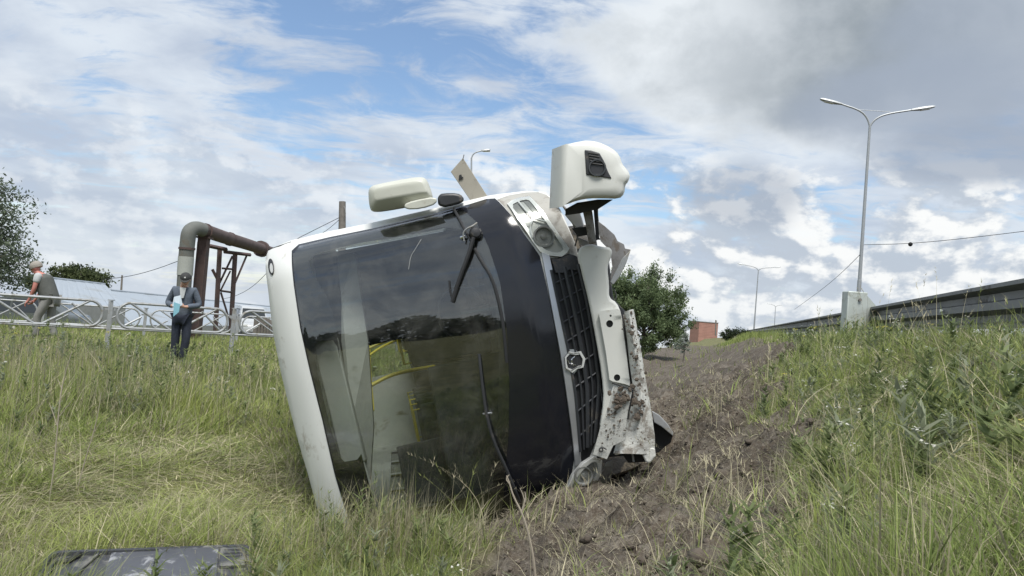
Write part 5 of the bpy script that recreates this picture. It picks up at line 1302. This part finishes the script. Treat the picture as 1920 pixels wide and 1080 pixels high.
# ------------------------------------------------------------------ grass, weeds, straw, clods
def blades_mesh(name, P, H, W, lean_az, lean, curl, col, material, seg=3, tipcol=None, upk=None):
    """one tapered curved blade per point; lean: tip displacement as a share of the height"""
    n = len(P); dirv = np.stack([np.cos(lean_az), np.sin(lean_az), np.zeros(n)], 1)
    face = RNG.uniform(0, 2 * math.pi, n); side = np.stack([np.cos(face), np.sin(face), np.zeros(n)], 1)
    rows = []
    for i in range(seg + 1):
        t = i / seg; out = lean * (t * (1 - curl) + curl * t * t); up = np.sqrt(np.maximum(t * t - (out) ** 2 * .75, .0)) if False else t * (1 - .35 * np.minimum(lean, 1.4) * t)
        if upk is not None: up = up * upk + .010 * math.sin(math.pi * t) / np.maximum(H, .03)
        c = P + dirv * (H * out)[:, None] + np.array([0, 0, 1.0]) * (H * up)[:, None]
        w = W * (1 - t ** 1.6) * (.75 + .5 * (t < .5)) / 1.25 + W * .05
        if i < seg: rows += [c - side * (w / 2)[:, None], c + side * (w / 2)[:, None]]
        else: rows += [c]
    m = 2 * seg + 1; V = np.stack(rows, 1).reshape(-1, 3); b = (np.arange(n) * m)[:, None]
    Q = np.concatenate([b + np.array([[2*i, 2*i+1, 2*i+3, 2*i+2]]) for i in range(seg - 1)], 0); T = b + np.array([[2*seg-2, 2*seg-1, 2*seg]])
    shade = np.repeat(col[:, None, :], m, 1)
    if tipcol is not None:
        k = (np.arange(m) // 2 / seg)[None, :, None]; shade = shade * (1 - k * .8) + tipcol[:, None, :] * k * .8
    me = np_mesh(name, V, Q, T, shade.reshape(-1, 3)); me.materials.append(material)
    return link(bpy.data.objects.new(name, me))
def zone(px, py): return hit(px, py)[:2]
ZN = []   # x, y, radius, {height, lying, dry, lush}
def Z(px, py, r_, **k): q = zone(px, py); ZN.append((q[0], q[1], r_, k))
Z(60, 760, 1.3, h=.34, dry=.15, lie=-.2); Z(40, 690, 2.0, h=.30, dry=.35, lie=-.2); Z(150, 700, 2.2, h=.28, dry=.3, lie=-.2)
Z(400, 910, 1.15, h=-.16, lie=.75, dry=.15); Z(335, 690, .9, h=-.25); Z(335, 720, .6, h=-.1); Z(900, 1010, .3, h=-.2); Z(870, 1000, .25, h=-.15); Z(330, 860, 1.1, h=-.14, lie=.75, dry=.05); Z(520, 930, .7, h=-.10, lie=.5, dry=.3); Z(250, 980, .8, h=-.12, lie=.6, dry=.1)
Z(350, 785, .40, h=.50, lush=1.3, dry=-.4, lie=-.35); Z(215, 790, .45, h=.12, dry=-.3, dark=.7); Z(250, 740, .5, h=.25, dry=-.1, dark=.3); Z(470, 720, .8, h=.44, dark=.5, lie=-.2); Z(120, 730, .9, h=.16, lush=.3, lie=-.2); Z(430, 690, 1.4, h=.12, lush=.2)
Z(590, 850, .5, h=.15, dry=.25, lie=-.2); Z(545, 760, .6, h=.15, dry=.2, lie=-.2); Z(620, 930, .4, h=.12, dry=.2, lie=-.25); Z(880, 985, .3, h=.14, dry=.4); Z(700, 1000, .4, h=.14, dry=.3, lie=-.3); Z(780, 1000, .3, h=.12, dry=.3, lie=-.3); Z(620, 960, .35, h=.15, dry=.2, lie=-.3); Z(690, 1040, .4, h=.12, dry=.4, lie=-.25); Z(790, 1040, .35, h=.10, dry=.4, lie=-.2); Z(750, 985, .35, h=.14, dry=.4, lie=-.3); Z(630, 985, .35, h=.16, dry=.3, lie=-.3); Z(700, 1010, .55, h=.08, dry=.45, lie=-.35); Z(620, 1000, .5, h=.12, dry=.3, lie=-.35); Z(800, 1000, .4, h=.04, dry=.45, lie=-.35); Z(560, 900, .5, h=.22, dry=.25, lie=-.3); Z(600, 1070, .6, h=.1, dry=.25)
Z(100, 940, .8, h=.05, dry=.0, dark=.2); Z(60, 1030, .5, h=.0, lush=.35)
Z(1500, 700, 1.0, h=-.05, dry=.2); Z(1700, 760, .7, h=-.06, dry=.25); Z(1560, 860, .35, h=-.04, lush=.35); Z(1780, 760, .3, h=.02, lush=.5); Z(1430, 1040, .3, h=.05, lush=.5, dry=.2); Z(1850, 960, .5, h=-.05, dry=.5, lie=.4); Z(1640, 640, 1.6, h=.05, lush=.3); Z(1800, 640, 1.2, h=.12, lush=.2); Z(1560, 650, 2.0, h=.08)
def zones(x, y):
    out = {k: np.zeros_like(x) for k in ('h', 'lie', 'dry', 'lush', 'dark')}
    for zx, zy, r_, kk in ZN:
        w = np.exp(-((x - zx) ** 2 + (y - zy) ** 2) / (r_ * r_))
        for k, v in kk.items(): out[k] += w * v
    return out
def scatter(n, rmin, rmax, p, half=44, az0=0.0):
    """points round the camera, denser nearby (density per area ~ r^-p)"""
    u = RNG.uniform(0, 1, n); q = 2 - p; r_ = (rmin ** q + u * (rmax ** q - rmin ** q)) ** (1 / q); a = rad(az0) + RNG.uniform(-rad(half), rad(half), n)
    return r_ * np.sin(a), r_ * np.cos(a)
def keep_out(x, y):
    """not under the bus, not on the road, not inside the plastic cover"""
    z = bus_plane(x, y); P = np.stack([x - BO[0], y - BO[1], z - BO[2]], -1); bx = P @ BX; bz = P @ BZ
    ins = (bx < -.10) & (bx > -6.9) & (bz > .15) & (bz < 2.98)
    return ~ins & (bank(x, y) > -.75)
A_, B_ = hit(86, 1066)[:2], hit(470, 1050)[:2]
def on_tray(x, y):
    u = B_ - A_; L = np.linalg.norm(u); u = u / L; a = (x - A_[0]) * u[0] + (y - A_[1]) * u[1]; b = (x - A_[0]) * u[1] - (y - A_[1]) * u[0]
    return (a > .03) & (a < L - .03) & (b > .015) & (b < .6)
GREEN = np.array((.20, .27, .088)); YEL = np.array((.41, .46, .155)); STRAW = np.array((.62, .57, .39)); DARK = np.array((.06, .095, .035)); GREY = np.array((.30, .28, .20))
def build_grass():
    n = 380000; x, y = scatter(n, 1.5, 26, 1.25, 46)
    dm = dirt_mask(x, y); k = keep_out(x, y) & ~on_tray(x, y); zz = zones(x, y)
    patch_ = fbm(x, y, 1.3, 71, 3) + .5
    keep = k & (RNG.uniform(0, 1, n) > dm * 1.02 - .5 * dm * sstep(fbm(x, y, 2.4, 181, 3), .10, .22)) & (RNG.uniform(0, 1, n) < .55 + .9 * patch_)
    x, y = x[keep], y[keep]; n = len(x); zz = {q: v[keep] for q, v in zz.items()}; patch_ = patch_[keep]
    z = ground(x, y); d = np.hypot(x, y); s = bank(x, y)
    left = sstep(s, 3.0, 5.0)
    base = .30 * left + .20 * (1 - left)
    clump = fbm(x, y, 2.6, 171, 3)
    H = np.clip((base + zz['h'] + (patch_ - .5) * .28 + clump * .50) * (1 - .42 * sstep(d, 8, 14)), .05, .95) * RNG.uniform(.35, 1.3, n)
    W = np.maximum(.0042, d * .00105) * RNG.uniform(.5, 1.7, n)
    lie = np.clip(.62 + zz['lie'] + RNG.normal(0, .38, n) - clump * .5, .05, 1.7)
    flow = fbm(x, y, .7, 81, 3) * 9 + RNG.normal(0, 1.5, n)
    dmk = dirt_mask(x, y)
    dry = np.clip(.22 + dmk * 1.1 + .16 * left + zz['dry'] + fbm(x, y, 2.1, 91, 3) * .9, 0, 1); r_ = RNG.uniform(0, 1, n)
    lush = np.clip(.40 + .15 * left + zz['lush'] + fbm(x, y, 1.1, 101, 3) * .8 + RNG.normal(0, .18, n), 0, 1)[:, None]
    col = GREEN * (1 - lush) + YEL * lush
    dk = np.clip(zz['dark'] + (RNG.uniform(0, 1, n) < .10) * .6, 0, .85)[:, None]; col = col * (1 - dk) + DARK * dk
    st = (r_ < dry * .75)[:, None]; sc = STRAW * RNG.uniform(.55, 1.05, (n, 1)); gy = (RNG.uniform(0, 1, n) < .35)[:, None]; sc = np.where(gy, GREY, sc)
    col = np.where(st, sc, col) * RNG.uniform(.55, 1.35, (n, 1))
    tip = np.where(st, col, col * .7 + YEL * .35)
    P = np.stack([x, y, z - .01], 1)
    o = blades_mesh('grass', P, H, W, flow, lie, np.full(n, .6), col, M['grass'], 3, tip)
    tag(o, 'mixed green and straw-coloured grass covering ditch and embankment', None, None, 'stuff')
build_grass()
def build_far_grass():
    n = 60000; x, y = scatter(n, 22, 75, 1.2, 44); k = (bank(x, y) > -.7) & keep_out(x, y) & (RNG.uniform(0, 1, n) > dirt_mask(x, y) * .95); x, y = x[k], y[k]; n = len(x); z = ground(x, y); d = np.hypot(x, y)
    H = RNG.uniform(.2, .5, n); W = d * .0010; f = np.clip(RNG.uniform(0, 1, n) + fbm(x, y, .4, 5, 3), 0, 1)[:, None]; col = (GREEN * (1 - f) + YEL * f) * RNG.uniform(.7, 1.1, (n, 1))
    o = blades_mesh('far_grass', np.stack([x, y, z], 1), H, W, RNG.uniform(0, 6.3, n), RNG.uniform(.1, .8, n), np.full(n, .6), col, M['grass'], 2)
    tag(o, 'far grass beyond the railing and along the crest', None, None, 'stuff')
build_far_grass()
def build_tall():
    """tall thin stems with seed heads, and the arching dry ones in front of the windscreen"""
    X, Y, Hh, Le = [], [], [], []
    def put(px, py, n, r_, h0, h1, l0, l1):
        q = zone(px, py)
        for _ in range(n):
            a, b = RNG.normal(0, r_, 2); X.append(q[0] + a); Y.append(q[1] + b); Hh.append(RNG.uniform(h0, h1)); Le.append(RNG.uniform(l0, l1))
    put(760, 1000, 44, .30, .45, .82, .1, .8); put(690, 1000, 34, .25, .45, .8, .1, .7); put(640, 1000, 40, .25, .35, .65, .1, .7); put(860, 1010, 12, .15, .4, .72, .2, .9); put(600, 1000, 18, .3, .4, .7, .1, .6); put(650, 1075, 16, .3, .4, .7, .3, .9)
    put(100, 900, 40, 1.0, .5, .95, .05, .4); put(60, 760, 50, 1.2, .5, 1.0, .05, .4); put(200, 720, 50, 1.6, .5, .9, .05, .4); put(350, 790, 60, .35, .5, .8, .1, .6); put(480, 760, 40, .7, .4, .8, .05, .4); put(330, 970, 25, .9, .2, .45, .4, 1.3)
    put(1450, 1000, 24, .35, .3, .6, .3, 1.1); put(1300, 1060, 20, .35, .25, .5, .3, 1.2); put(1600, 960, 40, .5, .25, .55, .3, 1.1); put(1800, 900, 40, .5, .25, .55, .2, 1.1); put(1700, 660, 60, 1.0, .35, .75, .05, .4); put(1560, 680, 60, 1.3, .25, .5, .05, .5); put(1860, 660, 40, .5, .35, .7, .05, .3)
    put(1780, 655, 26, .6, .55, .95, .05, .3); put(430, 985, 20, .4, .3, .5, .5, 1.2)
    x, y, H, L = map(np.array, (X, Y, Hh, Le)); k = keep_out(x, y) & ~on_tray(x, y); x, y, H, L = x[k], y[k], H[k], L[k]; n = len(x); z = ground(x, y); d = np.hypot(x, y)
    az = RNG.uniform(0, 2 * math.pi, n); c = np.where((RNG.uniform(0, 1, n) < .75)[:, None], STRAW * 1.05, YEL) * RNG.uniform(.75, 1.15, (n, 1))
    o = blades_mesh('tall_grass', np.stack([x, y, z], 1), H, np.maximum(.0035, d * .0008), az, L, np.full(n, .85), c, M['grass'], 7); tag(o, 'tall thin dry grass stems with drooping seed heads', None, None, 'stuff')
    # seed heads: sprays of short bits round the upper part of each stem
    m = 9; t = np.repeat(RNG.uniform(.80, 1.0, (n, m)), 1, 0); ZV = np.zeros_like(t)
    out = L[:, None] * (t * .15 + .85 * t * t); up = t * (1 - .35 * np.minimum(L, 1.4)[:, None] * t)
    C = np.stack([x[:, None] + np.cos(az)[:, None] * H[:, None] * out, y[:, None] + np.sin(az)[:, None] * H[:, None] * out, z[:, None] + H[:, None] * up], -1).reshape(-1, 3)
    nn = len(C); o = blades_mesh('seed_heads', C, RNG.uniform(.02, .05, nn), np.repeat(np.maximum(.003, d * .0007), m), np.repeat(az, m) + RNG.normal(0, .8, nn), RNG.uniform(.3, 1.2, nn), np.full(nn, .3), np.repeat(c, m, 0) * .9, M['grass'], 2)
    tag(o, 'dry seed heads on the tall grass stems', None, None, 'stuff')
build_tall()
def build_weeds():
    """leafy weeds: stems set with small leaves"""
    n = 5200; x, y = scatter(n, 2.0, 19, 1.3, 44); zz = zones(x, y); s = bank(x, y)
    w = .42 + .50 * (1 - sstep(s, 2.4, 4.0)) + np.clip(zz['h'], -.3, .4) * 1.3 + fbm(x, y, .8, 131, 3) * 1.2 - np.clip(zz['lie'], 0, 1)
    k = keep_out(x, y) & ~on_tray(x, y) & (RNG.uniform(0, 1, n) < w) & (dirt_mask(x, y) < .4); x, y = x[k], y[k]; zz = {q: v[k] for q, v in zz.items()}; n = len(x); z = ground(x, y); s = s[k]
    H = np.clip(.22 + zz['h'] * 1.0, .10, .85) * RNG.uniform(.6, 1.3, n); m = 22; t = RNG.uniform(.15, 1.0, (n, m)); az = RNG.uniform(0, 2 * math.pi, (n, m)); sl = RNG.normal(0, .18, (n, 2))
    C = np.stack([x[:, None] + sl[:, :1] * H[:, None] * t, y[:, None] + sl[:, 1:] * H[:, None] * t, z[:, None] + H[:, None] * t], -1)
    d = np.hypot(x, y); big = np.where(RNG.uniform(0, 1, (n, 1)) < .25, 1.7, 1.0); L = np.clip(.075 * (1.1 - t * .6), .02, .09) * RNG.uniform(.6, 1.3, (n, m)) * big; wd = np.repeat(np.maximum(.010, d * .0014)[:, None], m, 1) * big ** 1.4
    f = RNG.uniform(0, 1, (n, 1)); hue = (np.array((.125, .165, .072)) * (1 - f) + np.array((.255, .30, .135)) * f); sil = (RNG.uniform(0, 1, n) < .22)[:, None]; hue = np.where(sil, np.array((.25, .28, .19)), hue)
    c = np.repeat(hue[:, None, :], m, 1) * RNG.uniform(.75, 1.2, (n, m, 1))
    o = blades_mesh('weed_leaves', C.reshape(-1, 3), L.ravel(), wd.ravel(), az.ravel(), RNG.uniform(.7, 1.5, n * m), np.full(n * m, .4), c.reshape(-1, 3), M['grass'], 2); tag(o, 'small leafy weeds growing through the grass', None, None, 'stuff')
    az1 = np.arctan2(sl[:, 1], sl[:, 0]); o = blades_mesh('weed_stems', np.stack([x, y, z], 1), H * 1.05, np.maximum(.005, d * .0009), az1, np.hypot(sl[:, 0], sl[:, 1]), np.zeros(n), hue * 1.1, M['grass'], 2); tag(o, 'stems of the leafy weeds', None, None, 'stuff')
    # white and yellow flower heads
    k = (RNG.uniform(0, 1, n) < .16) & ((s < 3.2) | (RNG.uniform(0, 1, n) < .3)); fx, fy, fz = x[k] + sl[k, 0] * H[k], y[k] + sl[k, 1] * H[k], z[k] + H[k] * 1.03; q = 7; nf = len(fx)
    if nf:
        D_ = np.hypot(fx, fy); C = np.stack([fx, fy, fz], 1)[:, None] + RNG.normal(0, 1, (nf, q, 3)) * np.array((.014, .014, .006)); r_ = np.repeat(np.maximum(.006, D_ * .0011)[:, None], q, 1).ravel()
        C = C.reshape(-1, 3); nn = len(C); a = RNG.uniform(0, 6.28, nn); V = np.stack([C + np.stack([np.cos(a + j * math.pi / 2) * r_, np.sin(a + j * math.pi / 2) * r_, RNG.normal(0, .35, nn) * r_], 1) for j in range(4)], 1).reshape(-1, 3)
        cw = np.where((RNG.uniform(0, 1, nf) < .8)[:, None], np.array((.72, .72, .66)), np.array((.60, .55, .12))); cw = np.repeat(cw, q * 4, 0)
        me = np_mesh('wild_flowers', V, np.arange(nn * 4).reshape(-1, 4), None, cw, smooth=False); me.materials.append(M['grass']); tag(link(bpy.data.objects.new('wild_flowers', me)), 'tiny white flower heads dotted over the embankment', None, None, 'stuff')
build_weeds()
def build_lying():
    """long blades bent flat and tangled over one another"""
    n = 120000; x, y = scatter(n, 1.6, 13, 1.2, 44); zz = zones(x, y); s = bank(x, y); left = sstep(s, 3.0, 4.6); nn = fbm(x, y, 1.5, 191, 3)
    w = np.clip(zz['lie'], 0, 1) * .9 + .22 + .10 * (1 - left) + nn * .6
    k = keep_out(x, y) & ~on_tray(x, y) & (RNG.uniform(0, 1, n) < w) & (RNG.uniform(0, 1, n) > dirt_mask(x, y) * 1.1); x, y, left = x[k], y[k], left[k]; n = len(x); d = np.hypot(x, y)
    z = ground(x, y) + RNG.uniform(.01, .075, n); f = np.clip(.55 + fbm(x, y, 1.2, 201, 3) * 1.3 + RNG.normal(0, .25, n), 0, 1)[:, None]; r_ = RNG.uniform(0, 1, (n, 1))
    c = GREEN * (1 - f) + YEL * f; c = np.where(r_ < .38, STRAW, np.where(r_ < .50, GREY, c)) * RNG.uniform(.5, 1.3, (n, 1))
    flow = fbm(x, y, .8, 211, 2) * 8 + RNG.normal(0, .9, n)
    o = blades_mesh('flattened_grass', np.stack([x, y, z], 1), RNG.uniform(.10, .36, n), np.maximum(.0042, d * .0010) * RNG.uniform(.6, 1.5, n), flow, RNG.uniform(.8, 1.5, n), RNG.uniform(-.3, .5, n), c, M['grass'], 4, None, RNG.uniform(.0, .22, n)); tag(o, 'long grass blades pressed flat in tangled swathes', None, None, 'stuff')
build_lying()
def build_straw():
    n = 150000; x, y = scatter(n, 1.8, 13, 1.45, 38, 10); dm = dirt_mask(x, y); k = keep_out(x, y) & (RNG.uniform(0, 1, n) < dm * .8 + .06) & (fbm(x, y, 1.4, 151, 3) + RNG.normal(0, .12, n) > -.10); x, y = x[k], y[k]; n = len(x)
    z = ground(x, y) + RNG.uniform(.002, .03, n); d = np.hypot(x, y); f = RNG.uniform(0, 1, n)[:, None]; c = (np.array((.10, .085, .065)) * (1 - f ** 1.6) + np.array((.52, .47, .35)) * f ** 1.6)
    o = blades_mesh('dead_straw', np.stack([x, y, z], 1), np.exp(RNG.normal(-2.75, .5, n)), np.maximum(.0035, d * .0010) * RNG.uniform(.6, 1.7, n), RNG.uniform(0, 6.28, n), RNG.uniform(.8, 1.3, n), RNG.uniform(-.6, .9, n), c, M['grass'], 3, None, np.where(RNG.uniform(0, 1, n) < .12, .5, RNG.uniform(0, .2, n))); tag(o, 'dead straw and roots littering the churned soil', None, None, 'stuff')
    n = 16000; x, y = scatter(n, 1.8, 14, 1.3, 38, 10); dm = dirt_mask(x, y); k = keep_out(x, y) & (RNG.uniform(0, 1, n) < dm); x, y = x[k], y[k]; n = len(x); z = ground(x, y)
    ico = bmesh.new(); bmesh.ops.create_icosphere(ico, subdivisions=1, radius=1); iv = np.array([v.co[:] for v in ico.verts]); it = np.array([[v.index for v in f.verts] for f in ico.faces]); ico.free()
    r_ = np.exp(RNG.normal(-4.85, .6, n)); V = iv[None] * RNG.uniform(.55, 1.25, (n, len(iv), 1)) * r_[:, None, None] * np.array((1.1, 1.0, .75)) + np.stack([x, y, z + r_ * .25], 1)[:, None]
    T = (it[None] + (np.arange(n) * len(iv))[:, None, None]).reshape(-1, 3); me = np_mesh('soil_clods', V.reshape(-1, 3), None, T, None); me.materials.append(M['clod']); tag(link(bpy.data.objects.new('soil_clods', me)), 'loose crumbs and clods of brown soil', None, None, 'stuff')
build_straw()
# single plants and clods one can point to
def stalk(px, py, pts, r0, label, side=(), name='dry_stalk', m='twig', cat='dry plant', group=None):
    q = hit(px, py); d = (q - CAM).dot(CF); e = empty(name, q, 0, label, cat, group); rel = lambda p: pt(p[0], p[1], d + (p[2] if len(p) > 2 else 0)) - q
    P = chaikin([np.array((0, 0, -.03))] + [rel(p) for p in pts], 2, False)
    MB().tube(P, list(np.linspace(r0, r0 * .45, len(P))), 6).build('stem', M[m], e, smooth=True)
    for sp in side:
        S_ = chaikin([rel(p) for p in sp], 1, False); MB().tube(S_, list(np.linspace(r0 * .6, r0 * .25, len(S_))), 5).build('side_shoot', M[m], e, smooth=True)
    return e
stalk(1006, 1085, [(1000, 1040), (988, 990), (978, 960), (962, 930), (955, 905), (950, 892)], .007, 'forked pale dry twig in front of the black panel', [[(978, 960), (984, 940), (980, 926), (975, 915)], [(984, 942), (986, 930), (984, 922)], [(955, 906), (948, 898), (955, 890)]])
stalk(92, 935, [(100, 890), (108, 800), (112, 750), (122, 700), (134, 662)], .006, 'tallest pale bare stalk in the weeds at the left', [[(108, 800), (98, 770), (92, 755)], [(112, 780), (124, 765), (134, 752)], [(116, 730), (108, 710)]])
stalk(142, 925, [(160, 860), (176, 810), (186, 765), (190, 735)], .005, 'shorter bare stalk leaning right beside the tallest one', [[(176, 810), (190, 790)]])
stalk(30, 690, [(34, 670), (42, 640), (44, 620)], .006, 'far left bare stalk below the railing', [])
stalk(1128, 893, [(1080, 880, -.05), (1050, 884, -.1), (1030, 892, -.1)], .006, 'dark bare root sprig sticking out by the loose headlight', [[(1050, 884, -.1), (1036, 876, -.1), (1030, 868, -.1)], [(1046, 886, -.1), (1036, 898, -.12), (1026, 904, -.12)], [(1060, 882, -.08), (1052, 870, -.1), (1044, 862, -.1)]], m='bark')
def clod_thing(px, py, r_, label, sq=(1, 1, .8), name='earth_clod'):
    q = hit(px, py); rg = np.random.default_rng(int(px)); bm = bmesh.new(); bmesh.ops.create_icosphere(bm, subdivisions=4, radius=1)
    for v in bm.verts:
        p = np.array(v.co[:]); k = 1 + .9 * float(fbm(np.array([p[0] * 2 + p[2]]), np.array([p[1] * 2 - p[2]]), 1.0, int(px), 4)[0]) * 2; v.co = Vector(tuple(p * k * r_ * np.array(sq)))
    me = bpy.data.meshes.new(name); bm.to_mesh(me); bm.free(); me.materials.append(M['clod']); me.polygons.foreach_set('use_smooth', [True] * len(me.polygons)); o = link(bpy.data.objects.new(name, me)); o.location = tuple(q + np.array([0, 0, r_ * sq[2] * .5])); tag(o, label, 'clod'); return o
clod_thing(508, 822, .10, 'grey-brown clod of earth in the grass by the bus roof')
clod_thing(1896, 700, .11, 'dark rough mound of soil at the right edge of the slope', (1.3, .9, .55))
